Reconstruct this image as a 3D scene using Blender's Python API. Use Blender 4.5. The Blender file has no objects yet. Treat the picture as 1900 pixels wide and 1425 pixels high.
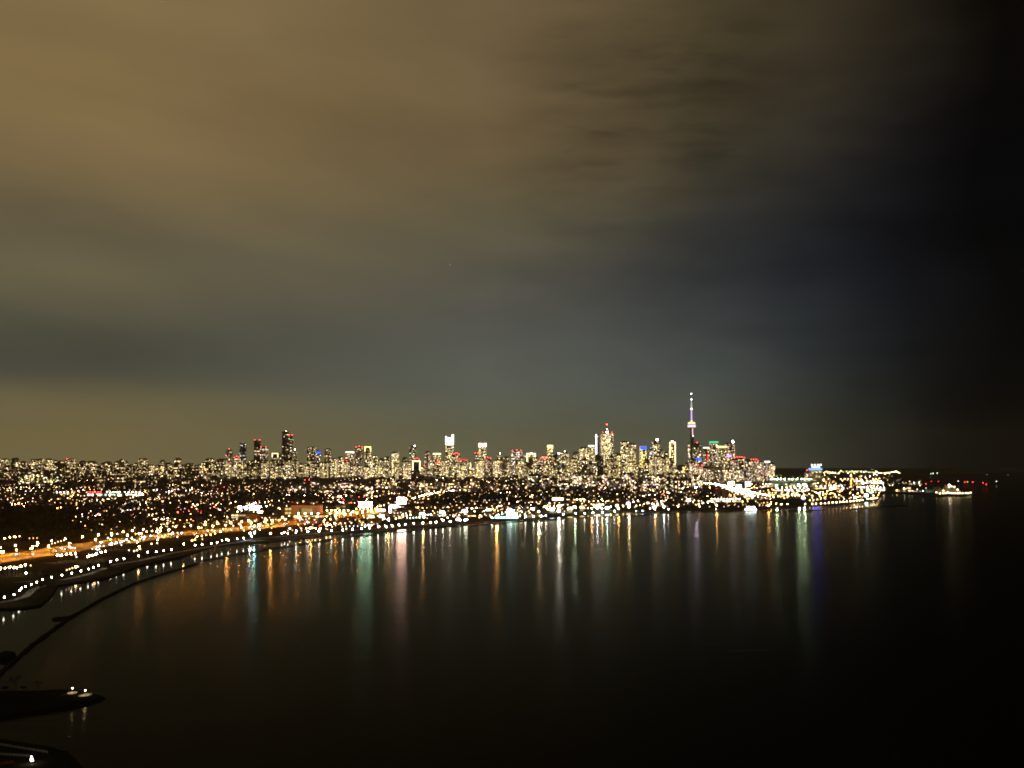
import bpy, bmesh, math, random
from mathutils import Vector, Matrix
from mathutils.geometry import tessellate_polygon
random.seed(7)
R = random.random
U = random.uniform
sc = bpy.context.scene
C = sc.collection

# ------------------------------------------------------------------ camera
F, CX, CY, HOR, CAMH = 2010.0, 950.0, 712.5, 855.0, 126.0
PITCH = math.atan((HOR - CY) / F)
cam = bpy.data.cameras.new('camera')
cam.sensor_fit = 'HORIZONTAL'; cam.sensor_width = 36.0
cam.lens = 36.0 * F / 1900.0
cam.clip_start = 1.0; cam.clip_end = 200000.0
camo = bpy.data.objects.new('camera', cam)
camo.location = (0, 0, CAMH)
camo.rotation_euler = (math.pi / 2 + PITCH, 0, 0)
C.objects.link(camo); sc.camera = camo

# ------------------------------------------------------------------ render settings
sc.view_settings.view_transform = 'Standard'
sc.view_settings.look = 'None'
sc.view_settings.exposure = 0.0
sc.view_settings.gamma = 1.0
sc.view_settings.use_curve_mapping = False
cy = sc.cycles
cy.use_denoising = True
cy.max_bounces = 3; cy.diffuse_bounces = 1; cy.glossy_bounces = 2
cy.transmission_bounces = 0; cy.volume_bounces = 0; cy.transparent_max_bounces = 4
cy.caustics_reflective = False; cy.caustics_refractive = False
cy.sample_clamp_direct = 0.0; cy.sample_clamp_indirect = 4.0
cy.use_light_tree = True
cy.pixel_filter_type = 'BLACKMAN_HARRIS'; cy.filter_width = 1.9
cy.use_adaptive_sampling = False

# ------------------------------------------------------------------ world: cloud lit from below by the city, dark over the lake
def s2l(c):
    return tuple((x / 255 / 12.92) if x / 255 <= 0.04045 else ((x / 255 + 0.055) / 1.055) ** 2.4 for x in c)

world = bpy.data.worlds.new('World'); sc.world = world; world.use_nodes = True
wn = world.node_tree; wn.nodes.clear()
class NT:
    def __init__(s, t): s.t = t
    def n(s, kind, **kw):
        x = s.t.nodes.new(kind)
        for k, v in kw.items(): setattr(x, k, v)
        return x
    def put(s, sock, v):
        if isinstance(v, (int, float)): sock.default_value = v
        elif isinstance(v, tuple): sock.default_value = v if len(v) == len(sock.default_value) else tuple(v) + (1.0,)
        else: s.t.links.new(v, sock)
    def m(s, op, a, b=0.0, c=0.0):
        x = s.n('ShaderNodeMath', operation=op)
        for i, v in enumerate((a, b, c)): s.put(x.inputs[i], v)
        return x.outputs[0]
    def ramp(s, fac, stops, interp='LINEAR'):
        x = s.n('ShaderNodeValToRGB'); cr = x.color_ramp; cr.interpolation = interp
        while len(cr.elements) < len(stops): cr.elements.new(0.5)
        for e, (p, c) in zip(cr.elements, stops):
            e.position = p; e.color = (c, c, c, 1) if isinstance(c, (int, float)) else tuple(c) + (1,)
        s.put(x.inputs[0], fac); return x.outputs[0]
    def mixc(s, fac, a, b, mode='MIX'):
        x = s.n('ShaderNodeMix', data_type='RGBA', blend_type=mode)
        s.put(x.inputs[0], fac); s.put(x.inputs[6], a); s.put(x.inputs[7], b); return x.outputs[2]
    def comb(s, a, b, c):
        x = s.n('ShaderNodeCombineXYZ')
        for i, v in enumerate((a, b, c)): s.put(x.inputs[i], v)
        return x.outputs[0]
    def noise(s, vec, scale, detail=3.0, rough=0.5, lac=2.0):
        x = s.n('ShaderNodeTexNoise'); s.put(x.inputs['Vector'], vec)
        x.inputs['Scale'].default_value = scale; x.inputs['Detail'].default_value = detail
        x.inputs['Roughness'].default_value = rough; x.inputs['Lacunarity'].default_value = lac
        return x.outputs['Fac']
w = NT(wn)
tc = w.n('ShaderNodeTexCoord')
sep = w.n('ShaderNodeSeparateXYZ'); wn.links.new(tc.outputs['Generated'], sep.inputs[0])
X, Y, Z = sep.outputs
az = w.m('ARCTAN2', X, Y)
el = w.m('ARCSINE', Z)
# broad, horizontally drawn-out clouds (streaks sink a little to the right)
cvec = w.comb(w.m('MULTIPLY', az, 1.0), w.m('ADD', w.m('MULTIPLY', el, 4.2), w.m('MULTIPLY', az, 0.5)), 0.31)
c1 = w.noise(cvec, 2.6, 4.0, 0.5)
c2 = w.noise(w.comb(w.m('MULTIPLY', az, 1.0), w.m('MULTIPLY', el, 3.4), 4.7), 8.0, 4.0, 0.5)
c3 = w.noise(w.comb(w.m('MULTIPLY', az, 1.0), w.m('MULTIPLY', el, 2.2), 9.1), 3.3, 3.0, 0.5)
# elevation looked up with a little cloud warp so that the layers have soft uneven edges
elw = w.m('ADD', el, w.m('MULTIPLY', w.m('SUBTRACT', c1, 0.5), 0.06))
elf = w.m('MULTIPLY_ADD', elw, 2.0, 0.02)          # -0.01..0.49 rad -> 0..1
def column(rows):                                 # sky colour against elevation along one bearing
    st = [((855 - v) / 2010 * 2.0 * (0.97) + 0.02, s2l(c)) for v, c in rows]
    return w.ramp(elf, sorted(st, key=lambda k: k[0]), 'CARDINAL')
COLS = [(200, [(850, (119, 107, 72)), (800, (117, 105, 71)), (755, (106, 98, 70)), (720, (84, 81, 66)), (670, (77, 76, 64)), (600, (90, 86, 69)), (520, (103, 95, 71)), (450, (101, 92, 69)), (350, (118, 101, 70)), (220, (128, 107, 71)), (60, (129, 109, 72))]),
        (900, [(850, (104, 102, 76)), (790, (98, 98, 78)), (730, (94, 97, 85)), (660, (92, 94, 85)), (560, (82, 82, 75)), (480, (88, 84, 71)), (400, (100, 92, 69)), (280, (111, 94, 66)), (100, (112, 94, 66))]),
        (1300, [(850, (88, 88, 71)), (790, (83, 85, 72)), (700, (76, 81, 76)), (600, (64, 68, 67)), (500, (52, 54, 54)), (400, (54, 53, 48)), (290, (62, 57, 44)), (100, (72, 63, 43))]),
        (1500, [(850, (60, 61, 49)), (790, (56, 58, 49)), (700, (49, 53, 52)), (600, (40, 44, 46)), (460, (34, 36, 39)), (300, (47, 44, 38)), (100, (60, 52, 38))]),
        (1600, [(855, (38, 39, 32)), (790, (37, 39, 34)), (700, (33, 36, 36)), (600, (28, 31, 34)), (460, (25, 27, 31)), (300, (34, 32, 30)), (100, (48, 42, 31))]),
        (1700, [(860, (15, 16, 13)), (800, (19, 21, 18)), (600, (17, 19, 22)), (450, (16, 17, 21)), (300, (22, 21, 21)), (100, (34, 29, 22))]),
        (1780, [(860, (10, 10, 9)), (600, (11, 12, 14)), (450, (10, 11, 14)), (300, (13, 12, 13)), (100, (21, 18, 13))]),
        (1860, [(860, (5, 5, 4)), (600, (5, 6, 7)), (300, (6, 6, 7)), (100, (10, 8, 6))])]
skyc = None; last = None
for u, rows in COLS:
    a = math.atan((u - CX) / F); c = column(rows)
    if skyc is None: skyc = c
    else:
        mr = w.n('ShaderNodeMapRange'); mr.interpolation_type = 'LINEAR'
        w.put(mr.inputs[0], w.m('ADD', az, w.m('MULTIPLY', w.m('SUBTRACT', c3, 0.5), 0.10))); mr.inputs[1].default_value = last; mr.inputs[2].default_value = a
        skyc = w.mixc(mr.outputs[0], skyc, c)
    last = a
# over the land behind the camera the town glow comes back
mr = w.n('ShaderNodeMapRange'); mr.interpolation_type = 'SMOOTHSTEP'; w.put(mr.inputs[0], w.m('ABSOLUTE', w.m('SUBTRACT', az, 1.25))); mr.inputs[1].default_value = 0.9; mr.inputs[2].default_value = 1.9
back = w.m('MULTIPLY', mr.outputs[0], w.m('GREATER_THAN', az, 1.25))
skyc = w.mixc(back, skyc, column(COLS[0][1]))
cl = w.m('ADD', w.m('MULTIPLY', w.m('SUBTRACT', c1, 0.5), 0.62), w.m('MULTIPLY', w.m('SUBTRACT', c2, 0.5), w.ramp(w.m('MULTIPLY_ADD', az, 1.0, 0.5), [(0.35, 0.16), (0.65, 0.75)], 'EASE')))
clamt = w.ramp(elf, [(0.0, 0.12), (0.12, 0.35), (0.3, 0.9), (1.0, 1.0)])
# a few small dark scud wisps hanging under the cloud, up and right of centre
c5 = w.noise(w.comb(w.m('MULTIPLY', az, 1.0), w.m('MULTIPLY', el, 4.5), 2.2), 11.0, 3.0, 0.55)
wisp = w.m('MULTIPLY', w.ramp(c5, [(0.40, 0.0), (0.70, 1.0)], 'EASE'), w.m('MULTIPLY', w.ramp(w.m('MULTIPLY_ADD', az, 1.0, 0.5), [(0.48, 0.0), (0.58, 1.0), (0.68, 1.0), (0.76, 0.0)], 'EASE'), w.ramp(elf, [(0.46, 0.0), (0.58, 1.0), (0.74, 1.0), (0.86, 0.0)], 'EASE')))
cl = w.m('SUBTRACT', cl, w.m('MULTIPLY', wisp, 0.30))
cl = w.m('MAXIMUM', w.m('ADD', 1.0, w.m('MULTIPLY', cl, clamt)), 0.25)
skyc = w.mixc(1.0, skyc, w.comb(cl, cl, cl), 'MULTIPLY')
bg = w.n('ShaderNodeBackground'); wn.links.new(skyc, bg.inputs[0]); bg.inputs[1].default_value = 0.95
wo = w.n('ShaderNodeOutputWorld'); wn.links.new(bg.outputs[0], wo.inputs[0])

# ------------------------------------------------------------------ geometry helpers
cp, sp = math.cos(PITCH), math.sin(PITCH)
def ray(u, v):
    x, y, z = (u - CX) / F, 1.0, -(v - CY) / F
    return Vector((x, y * cp - z * sp, y * sp + z * cp))
def gp(u, v, z=0.0):                     # the point of height z seen at pixel u, v
    d = ray(u, v); k = (z - CAMH) / d.z
    return Vector((d.x * k, d.y * k, z))
def at(u, v, Yd):                        # the point at distance Yd seen at pixel u, v
    d = ray(u, v); k = Yd / d.y
    return Vector((d.x * k, Yd, CAMH + d.z * k))
def base_v(Yd): return HOR + F * CAMH / Yd

class MB:
    def __init__(s): s.v = []; s.f = []; s.mi = []
    def quad(s, a, b, c, d, mi=0):
        n = len(s.v); s.v += [tuple(a), tuple(b), tuple(c), tuple(d)]; s.f.append((n, n + 1, n + 2, n + 3)); s.mi.append(mi)
    def tri(s, a, b, c, mi=0):
        n = len(s.v); s.v += [tuple(a), tuple(b), tuple(c)]; s.f.append((n, n + 1, n + 2)); s.mi.append(mi)
    def box(s, x0, x1, y0, y1, z0, z1, mi=0, tx=1.0, ty=1.0):
        n = len(s.v); mx, my = (x0 + x1) / 2, (y0 + y1) / 2
        for z, kx, ky in ((z0, 1, 1), (z1, tx, ty)):
            for x, y in ((x0, y0), (x1, y0), (x1, y1), (x0, y1)):
                s.v.append((mx + (x - mx) * kx, my + (y - my) * ky, z))
        for f in ((3, 2, 1, 0), (4, 5, 6, 7), (0, 1, 5, 4), (1, 2, 6, 5), (2, 3, 7, 6), (3, 0, 4, 7)):
            s.f.append(tuple(n + i for i in f)); s.mi.append(mi)
    def cyl(s, p0, p1, r0, r1, k=6, mi=0, caps=True):
        p0, p1 = Vector(p0), Vector(p1); ax = (p1 - p0).normalized()
        a = ax.orthogonal().normalized(); b = ax.cross(a); n = len(s.v)
        for p, r in ((p0, r0), (p1, r1)):
            for i in range(k):
                q = 2 * math.pi * i / k; s.v.append(tuple(p + (a * math.cos(q) + b * math.sin(q)) * r))
        for i in range(k):
            j = (i + 1) % k; s.f.append((n + i, n + j, n + k + j, n + k + i)); s.mi.append(mi)
        if caps:
            s.f.append(tuple(n + k + i for i in range(k))); s.mi.append(mi)
            s.f.append(tuple(n + k - 1 - i for i in range(k))); s.mi.append(mi)
    def lathe(s, prof, k=24, lobes=0, mi=0, sx=1.0, sy=1.0, o=(0, 0, 0)):
        n = len(s.v)
        for r, z in prof:
            for i in range(k):
                q = 2 * math.pi * i / k; rr = r * (1 + (lobes * math.cos(3 * q) if lobes else 0))
                s.v.append((o[0] + rr * math.cos(q) * sx, o[1] + rr * math.sin(q) * sy, o[2] + z))
        for a in range(len(prof) - 1):
            for i in range(k):
                j = (i + 1) % k; s.f.append((n + a * k + i, n + a * k + j, n + (a + 1) * k + j, n + (a + 1) * k + i)); s.mi.append(mi)
    def ball(s, c, r, mi=0, k=6, rings=4, sz=1.0):
        n = len(s.v); c = Vector(c)
        s.v.append((c.x, c.y, c.z - r * sz))
        for a in range(1, rings):
            ph = math.pi * a / rings
            for i in range(k):
                q = 2 * math.pi * i / k
                s.v.append((c.x + r * math.sin(ph) * math.cos(q), c.y + r * math.sin(ph) * math.sin(q), c.z - r * sz * math.cos(ph)))
        s.v.append((c.x, c.y, c.z + r * sz)); top = len(s.v) - 1
        for i in range(k):
            j = (i + 1) % k
            s.f.append((n, n + 1 + j, n + 1 + i)); s.mi.append(mi)
            for a in range(rings - 2):
                b = n + 1 + a * k
                s.f.append((b + i, b + j, b + k + j, b + k + i)); s.mi.append(mi)
            b = n + 1 + (rings - 2) * k
            s.f.append((b + i, b + j, top)); s.mi.append(mi)
    def mesh(s, name, mats):
        me = bpy.data.meshes.new(name); me.from_pydata(s.v, [], s.f)
        for m in (mats if isinstance(mats, (list, tuple)) else [mats]): me.materials.append(m)
        if any(s.mi): me.polygons.foreach_set('material_index', s.mi)
        me.update(); return me
    def build(s, name, mats, parent=None, smooth=False):
        me = s.mesh(name, mats)
        if smooth: me.polygons.foreach_set('use_smooth', [True] * len(me.polygons))
        return link(name, me, parent)

def link(name, me, parent=None, loc=None):
    o = bpy.data.objects.new(name, me); C.objects.link(o)
    if parent: o.parent = parent
    if loc is not None: o.location = loc
    return o
def tag(o, label, cat=None, group=None, kind=None):
    o['label'] = label
    if cat: o['category'] = cat
    if group: o['group'] = group
    if kind: o['kind'] = kind
    return o
def thing(name, label, cat, loc=(0, 0, 0), rz=0.0, group=None):
    o = link(name, None, None, loc); o.rotation_euler = (0, 0, rz)
    return tag(o, label, cat, group)
def stuff(o): o['kind'] = 'stuff'; return o

# ------------------------------------------------------------------ materials
MATS = {}
def surf(name, col, rough=0.8, var=0.25, scale=0.05, metallic=0.0, bump=0.0, spec=0.0):
    if name in MATS: return MATS[name]
    m = bpy.data.materials.new(name); m.use_nodes = True; t = NT(m.node_tree); b = m.node_tree.nodes['Principled BSDF']
    tcn = t.n('ShaderNodeTexCoord'); nz = t.noise(tcn.outputs['Object'], scale, 4.0, 0.6)
    lo = tuple(c * (1 - var) for c in col); hi = tuple(min(1, c * (1 + var)) for c in col)
    m.node_tree.links.new(t.ramp(nz, [(0.3, lo), (0.7, hi)]), b.inputs['Base Color'])
    b.inputs['Roughness'].default_value = rough; b.inputs['Metallic'].default_value = metallic
    b.inputs['Specular IOR Level'].default_value = spec
    if bump:
        bp = t.n('ShaderNodeBump'); bp.inputs['Strength'].default_value = bump
        m.node_tree.links.new(t.noise(tcn.outputs['Object'], scale * 6, 4.0), bp.inputs['Height'])
        m.node_tree.links.new(bp.outputs[0], b.inputs['Normal'])
    MATS[name] = m; return m
def glow(name, col, strength, sample=False):
    key = 'glow_%s_%g_%d' % (name, strength, sample)
    if key in MATS: return MATS[key]
    m = bpy.data.materials.new(key); m.use_nodes = True; nt = m.node_tree; nt.nodes.clear()
    e = nt.nodes.new('ShaderNodeEmission'); e.inputs[0].default_value = tuple(col) + (1,); e.inputs[1].default_value = strength
    o = nt.nodes.new('ShaderNodeOutputMaterial'); nt.links.new(e.outputs[0], o.inputs[0])
    m.cycles.emission_sampling = 'AUTO' if sample else 'NONE'
    if sample: m.cycles.emission_sampling = 'FRONT'
    MATS[key] = m; return m
COL = dict(warm=(1, .64, .28), cream=(1, .76, .37), yellow=(1, .76, .22), ivory=(1, .87, .60), white=(1, .93, .82), cool=(.80, .92, 1), amber=(1, .46, .11),
           red=(1, .04, .03), pink=(1, .58, .52), rose=(1, .78, .74), blue=(.03, .10, 1), skyblue=(.25, .45, 1), purple=(.55, .30, 1),
           lilac=(.80, .68, 1), green=(.06, 1, .40), mint=(.50, 1, .72), teal=(.36, .95, 1), sodium=(1, .34, .03), palegreen=(.72, 1, .62))
def G(c, s, sample=False): return glow(c, COL[c], s, sample)

CONC = surf('tower_concrete', (.20, .19, .17)); DARK = surf('dark_cladding', (.09, .085, .08), .5)
BRICK = surf('brown_brick', (.17, .11, .08)); PALE = surf('pale_panel', (.30, .28, .25)); METAL = surf('painted_steel', (.10, .10, .10), .5)
GLASS = surf('dark_glazing', (.05, .055, .06), .25, spec=.5)
BODY = [CONC, DARK, BRICK, PALE, GLASS]
ASPH = surf('asphalt', (.06, .058, .055), .85, .3, .08)
LAND = surf('land_ground', (.045, .038, .026), .95, .5, .01, bump=.3)
ROCK = surf('breakwater_rock', (.018, .016, .014), .9, .4, .3, bump=.5)
BARK = surf('bark', (.05, .04, .032), .9); TWIG = surf('winter_twigs', (.045, .036, .028), .95)
LEAF = surf('dark_foliage', (.030, .040, .018), .95, .4, .2)
KERB = surf('pale_paving', (.32, .31, .28), .8)
REDPAVE = surf('red_paving', (.10, .025, .015), .8)

def water_mat(name, rough, bumpst, wave, refl=.5, power=1.7, base=(.004, .0045, .003)):
    m = bpy.data.materials.new(name); m.use_nodes = True; nt = m.node_tree; t = NT(nt); nt.nodes.clear()
    g = t.n('ShaderNodeNewGeometry')
    mp = t.n('ShaderNodeMapping'); mp.inputs['Scale'].default_value = (0.55, 1.0, 1.0); mp.inputs['Rotation'].default_value = (0, 0, math.radians(-14))
    nt.links.new(g.outputs['Position'], mp.inputs[0])
    n1 = t.noise(mp.outputs[0], 1.0 / wave, 4.0, .55)
    n2 = t.noise(mp.outputs[0], 1.0 / (wave * 60), 3.0, .55)      # calmer and rougher patches of wind
    bp = t.n('ShaderNodeBump'); bp.inputs['Distance'].default_value = wave * 0.06
    nt.links.new(t.m('MULTIPLY', bumpst, t.m('MULTIPLY_ADD', n2, 0.6, 0.7)), bp.inputs['Strength']); n3 = t.noise(mp.outputs[0], 1.0 / (wave * 3.6), 2.0, .5); nt.links.new(t.m('MULTIPLY_ADD', n3, 1.5, n1), bp.inputs['Height'])
    fr = t.n('ShaderNodeFresnel'); fr.inputs['IOR'].default_value = 1.33
    gl = t.n('ShaderNodeBsdfGlossy'); gl.distribution = 'GGX'; gl.inputs['Color'].default_value = (1, .98, .84, 1)
    nt.links.new(t.m('MULTIPLY', rough, t.m('MULTIPLY_ADD', n2, 0.5, 0.75)), gl.inputs['Roughness']); nt.links.new(bp.outputs[0], gl.inputs['Normal'])
    df = t.n('ShaderNodeBsdfDiffuse'); df.inputs['Color'].default_value = tuple(base) + (1,)
    mx = t.n('ShaderNodeMixShader'); nt.links.new(t.m('MULTIPLY', refl, t.m('POWER', fr.outputs[0], power)), mx.inputs[0])
    nt.links.new(df.outputs[0], mx.inputs[1]); nt.links.new(gl.outputs[0], mx.inputs[2])
    out = t.n('ShaderNodeOutputMaterial'); nt.links.new(mx.outputs[0], out.inputs[0]); return m
LAKE = water_mat('lake_surface', 0.17, 0.8, 6.0, .56, 2.15)
CALM = water_mat('sheltered_surface', 0.075, 0.06, 5.0, .42, 1.6)

# ------------------------------------------------------------------ the setting
def sheet(name, pts, z, mat, skirt=None):
    b = MB(); P = [Vector((p[0], p[1], z)) for p in pts]
    b.v = [tuple(p) for p in P]
    for tri in tessellate_polygon([P]):
        a, c, d = tri
        nrm = (P[c] - P[a]).cross(P[d] - P[a])
        b.f.append(tri if nrm.z > 0 else (a, d, c)); b.mi.append(0)
    if skirt is not None:
        n = len(pts)
        for i in range(n):
            p, q = P[i], P[(i + 1) % n]
            out = Vector((q.y - p.y, p.x - q.x, 0))
            b.quad(p, Vector((p.x, p.y, skirt)), Vector((q.x, q.y, skirt)), q)
    return b.build(name, mat)
o = sheet('lake_water', [(-30000, -4000), (30000, -4000), (30000, 18500), (-30000, 18500)], 0.0, LAKE)
o['kind'] = 'structure'; o['label'] = 'dark rippled lake with long coloured light streaks'

SHORE = [(-260, 1150), (-60, 1135), (0, 1128), (40, 1127), (75, 1122), (95, 1105), (108, 1085), (190, 1073), (230, 1060), (262, 1048), (330, 1034), (400, 1011),
         (470, 1006), (560, 998), (640, 988), (700, 985), (760, 979), (830, 975), (900, 967), (935, 965), (960, 964), (1060, 956), (1130, 950),
         (1200, 950), (1290, 947), (1375, 946), (1410, 947), (1440, 940), (1500, 939), (1560, 935), (1600, 931), (1630, 926), (1634, 920), (1645, 914), (1680, 917),
         (1740, 921), (1790, 920), (1806, 917), (1790, 912), (1730, 905), (1715, 897), (1860, 895), (1868, 893), (1730, 889), (1700, 884), (1880, 881), (1884, 879.5), (1760, 877), (1690, 875), (1960, 872), (2300, 870.5)]
land_pts = [gp(u, v, 1.6) for u, v in SHORE]
land_pts += [Vector((14000, 18400, 0)), Vector((-20000, 18400, 0)), Vector((-12000, 3000, 0))]
land = sheet('land', land_pts, 1.6, LAND, skirt=-0.5)
land['kind'] = 'structure'; land['label'] = 'dark city land behind the curving shoreline'

BW = [[(-170, 1395), (0, 1250), (60, 1198), (125, 1150), (190, 1112), (250, 1083), (310, 1063), (368, 1046)],
      [(374, 1041), (430, 1031), (500, 1019), (560, 1010), (618, 1001)],
      [(628, 999), (690, 993), (728, 988.5)],
      [(733, 988), (780, 984), (828, 978.5)],
      [(834, 978), (870, 976), (925, 971), (985, 966), (1060, 961.5)],
      [(1066, 961), (1120, 959), (1180, 957), (1230, 953.5)],
      [(1238, 953), (1300, 950.5), (1372, 949.5)],
      [(1412, 950), (1460, 949), (1520, 947), (1580, 944), (1640, 940), (1684, 938)]]
lag = [gp(u, v + .2) for seg in BW for (u, v) in seg] + [gp(1660, 925), gp(1640, 905), gp(1400, 920), gp(1000, 940), gp(600, 970), gp(300, 1015), gp(0, 1070), gp(-260, 1110), gp(-300, 1390)]
o = sheet('sheltered_water', lag, 0.06, CALM); o['kind'] = 'structure'; o['label'] = 'calm strip of water between breakwater and shore'

BWL = ['long dark rubble breakwater slanting up from the left edge of the photo', 'dark breakwater section below the shore lamps left of the teal streak',
       'short dark breakwater section under the green water streak', 'short dark breakwater section right of the pink water streak',
       'dark breakwater section in front of the teal pavilion', 'low dark breakwater section right of the bright white water streak',
       'thin dark breakwater section left of the white lit boat', 'long thin breakwater running out to the right past the blue streak']
for seg, lab in zip(BW, BWL):
    b = MB(); pts = [gp(u, v) for u, v in seg]; line = []
    for p, q in zip(pts, pts[1:]):
        n = max(2, int((q - p).length / 9))
        line += [p.lerp(q, i / n) for i in range(n)]
    line.append(pts[-1]); rings = []
    for i, p in enumerate(line):
        tdir = (line[min(i + 1, len(line) - 1)] - line[max(i - 1, 0)]).normalized(); nn = Vector((tdir.y, -tdir.x, 0))
        k = 0.5 if i in (0, len(line) - 1) else 1.0
        h = U(1.0, 1.8) * k; wd = U(2.8, 4.2) * k
        rings.append([p + nn * wd + Vector((0, 0, -1)), p + nn * U(.7, 1.6) * k + Vector((0, 0, h)), p - nn * U(.7, 1.6) * k + Vector((0, 0, h * U(.8, 1))), p - nn * wd + Vector((0, 0, -1))])
    for a, c in zip(rings, rings[1:]):
        for k in range(3): b.quad(a[k], a[k + 1], c[k + 1], c[k])
    tag(b.build('breakwater', ROCK), lab, 'breakwater', 'breakwater sections')
b = MB(); p, q = gp(104, 1149.5), gp(128, 1147.5)
for i in range(6):
    c = p.lerp(q, i / 5); b.ball((c.x, c.y, .2), U(2.5, 3.6), k=7, sz=.6)
tag(b.build('rock_spur', ROCK), 'short dark rock spur sticking out left from the slanting breakwater', 'rocks')
b = MB(); c = gp(-6, 1224)
for i in range(9): b.ball((c.x + U(-6, 6), c.y + U(-8, 8), .5), U(3, 5.5), k=7, sz=U(.7, 1.1))
tag(b.build('rock_islet', ROCK), 'small dark rock islet at the left picture edge above the breakwater', 'rocks')

# headlands at lower left
def mound(name, pts, zt, mat, label):
    P = [gp(u, v) for u, v in pts]; c = sum(P, Vector()) / len(P); b = MB(); n = len(P); rings = []
    for k, z in ((1.0, -.6), (.985, .5), (.96, zt * .8), (.93, zt), (.5, zt + .25)):
        rings.append([c + (p - c) * k + Vector((U(-.4, .4), U(-.4, .4), z)) for p in P])
    for a, d in zip(rings, rings[1:]):
        for i in range(n):
            j = (i + 1) % n; b.quad(a[j], a[i], d[i], d[j])
    for i in range(n):
        b.tri(rings[-1][(i + 1) % n], rings[-1][i], c + Vector((0, 0, zt + .3)))
    o = b.build(name, mat); o['kind'] = 'structure'; o['label'] = label; return o
def dense(pts, step=14):
    out = []
    for p, q in zip(pts, pts[1:] + pts[:1]):
        n = max(1, int(math.hypot(q[0] - p[0], q[1] - p[1]) / step))
        for i in range(n): out.append((p[0] + (q[0] - p[0]) * i / n + U(-1, 1), p[1] + (q[1] - p[1]) * i / n + U(-.5, .5)))
    return out
GRASSY = surf('headland_turf', (.012, .012, .007), .95, .4, .4, bump=.4)
mound('headland', dense([(-160, 1290), (-40, 1288), (60, 1286), (128, 1284), (168, 1287), (197, 1297), (172, 1307), (120, 1317), (60, 1326), (0, 1336), (-160, 1352)]), 1.9, GRASSY, 'dark low headland with two lamp lit patches, lower left')
mound('near_shore_terrain', dense([(-200, 1364), (-60, 1372), (0, 1377), (60, 1386), (105, 1394), (135, 1405), (155, 1425), (165, 1470), (-200, 1500)]), 2.4, GRASSY, 'dark shore corner at the bottom left edge')

# ------------------------------------------------------------------ towers
WMATS = []
for c, s in (('cream', .9), ('cream', 3.0), ('cream', 8), ('warm', .9), ('warm', 3.0), ('warm', 8), ('ivory', .9), ('ivory', 3.0), ('ivory', 10), ('yellow', 1.0), ('yellow', 3.2), ('yellow', 8.5),
             ('pink', .6), ('pink', 2), ('pink', 5.5), ('cool', .6), ('cool', 2), ('cool', 6)):
    WMATS.append(G(c, s))
WI = dict(cream=0, warm=3, white=6, yellow=9, pink=12, cool=15)
def windows(b, wd, dp, z0, z1, lit, pal, mix=(.5, .34, .16), bay=4.2, flo=3.7, faces=(1, 1, 1), off=.25):
    """lit window panes set just proud of the facades that look towards the lake"""
    sides = []
    if faces[0]: sides.append((Vector((-wd / 2, -dp / 2 - off, 0)), Vector((1, 0, 0)), wd))
    if faces[1]: sides.append((Vector((wd / 2 + off, -dp / 2, 0)), Vector((0, 1, 0)), dp))
    if faces[2]: sides.append((Vector((-wd / 2 - off, dp / 2, 0)), Vector((0, -1, 0)), dp))
    nf = int((z1 - z0) / flo)
    band = [(random.random() < .05) * .75 for k in range(nf)]         # floors left fully lit
    for o, dr, L in sides:
        nb = max(1, int(L / bay)); bw = L / nb
        for i in range(nb):
            col = U(.4, 1.6)
            for k in range(nf):
                if R() < max(lit * col * .66, band[k]):
                    x = R(); cls = 0 if x < mix[0] else (1 if x < mix[0] + mix[1] else 2)
                    c = WI[random.choice(pal)] + cls
                    a = o + dr * (i * bw + bw * .12); e = o + dr * (i * bw + bw * .88); zz = z0 + k * flo + .7
                    b.quad((a.x, a.y, zz), (e.x, e.y, zz), (e.x, e.y, zz + 2.4), (a.x, a.y, zz + 2.4), c)
RED = G('red', 26); 
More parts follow.
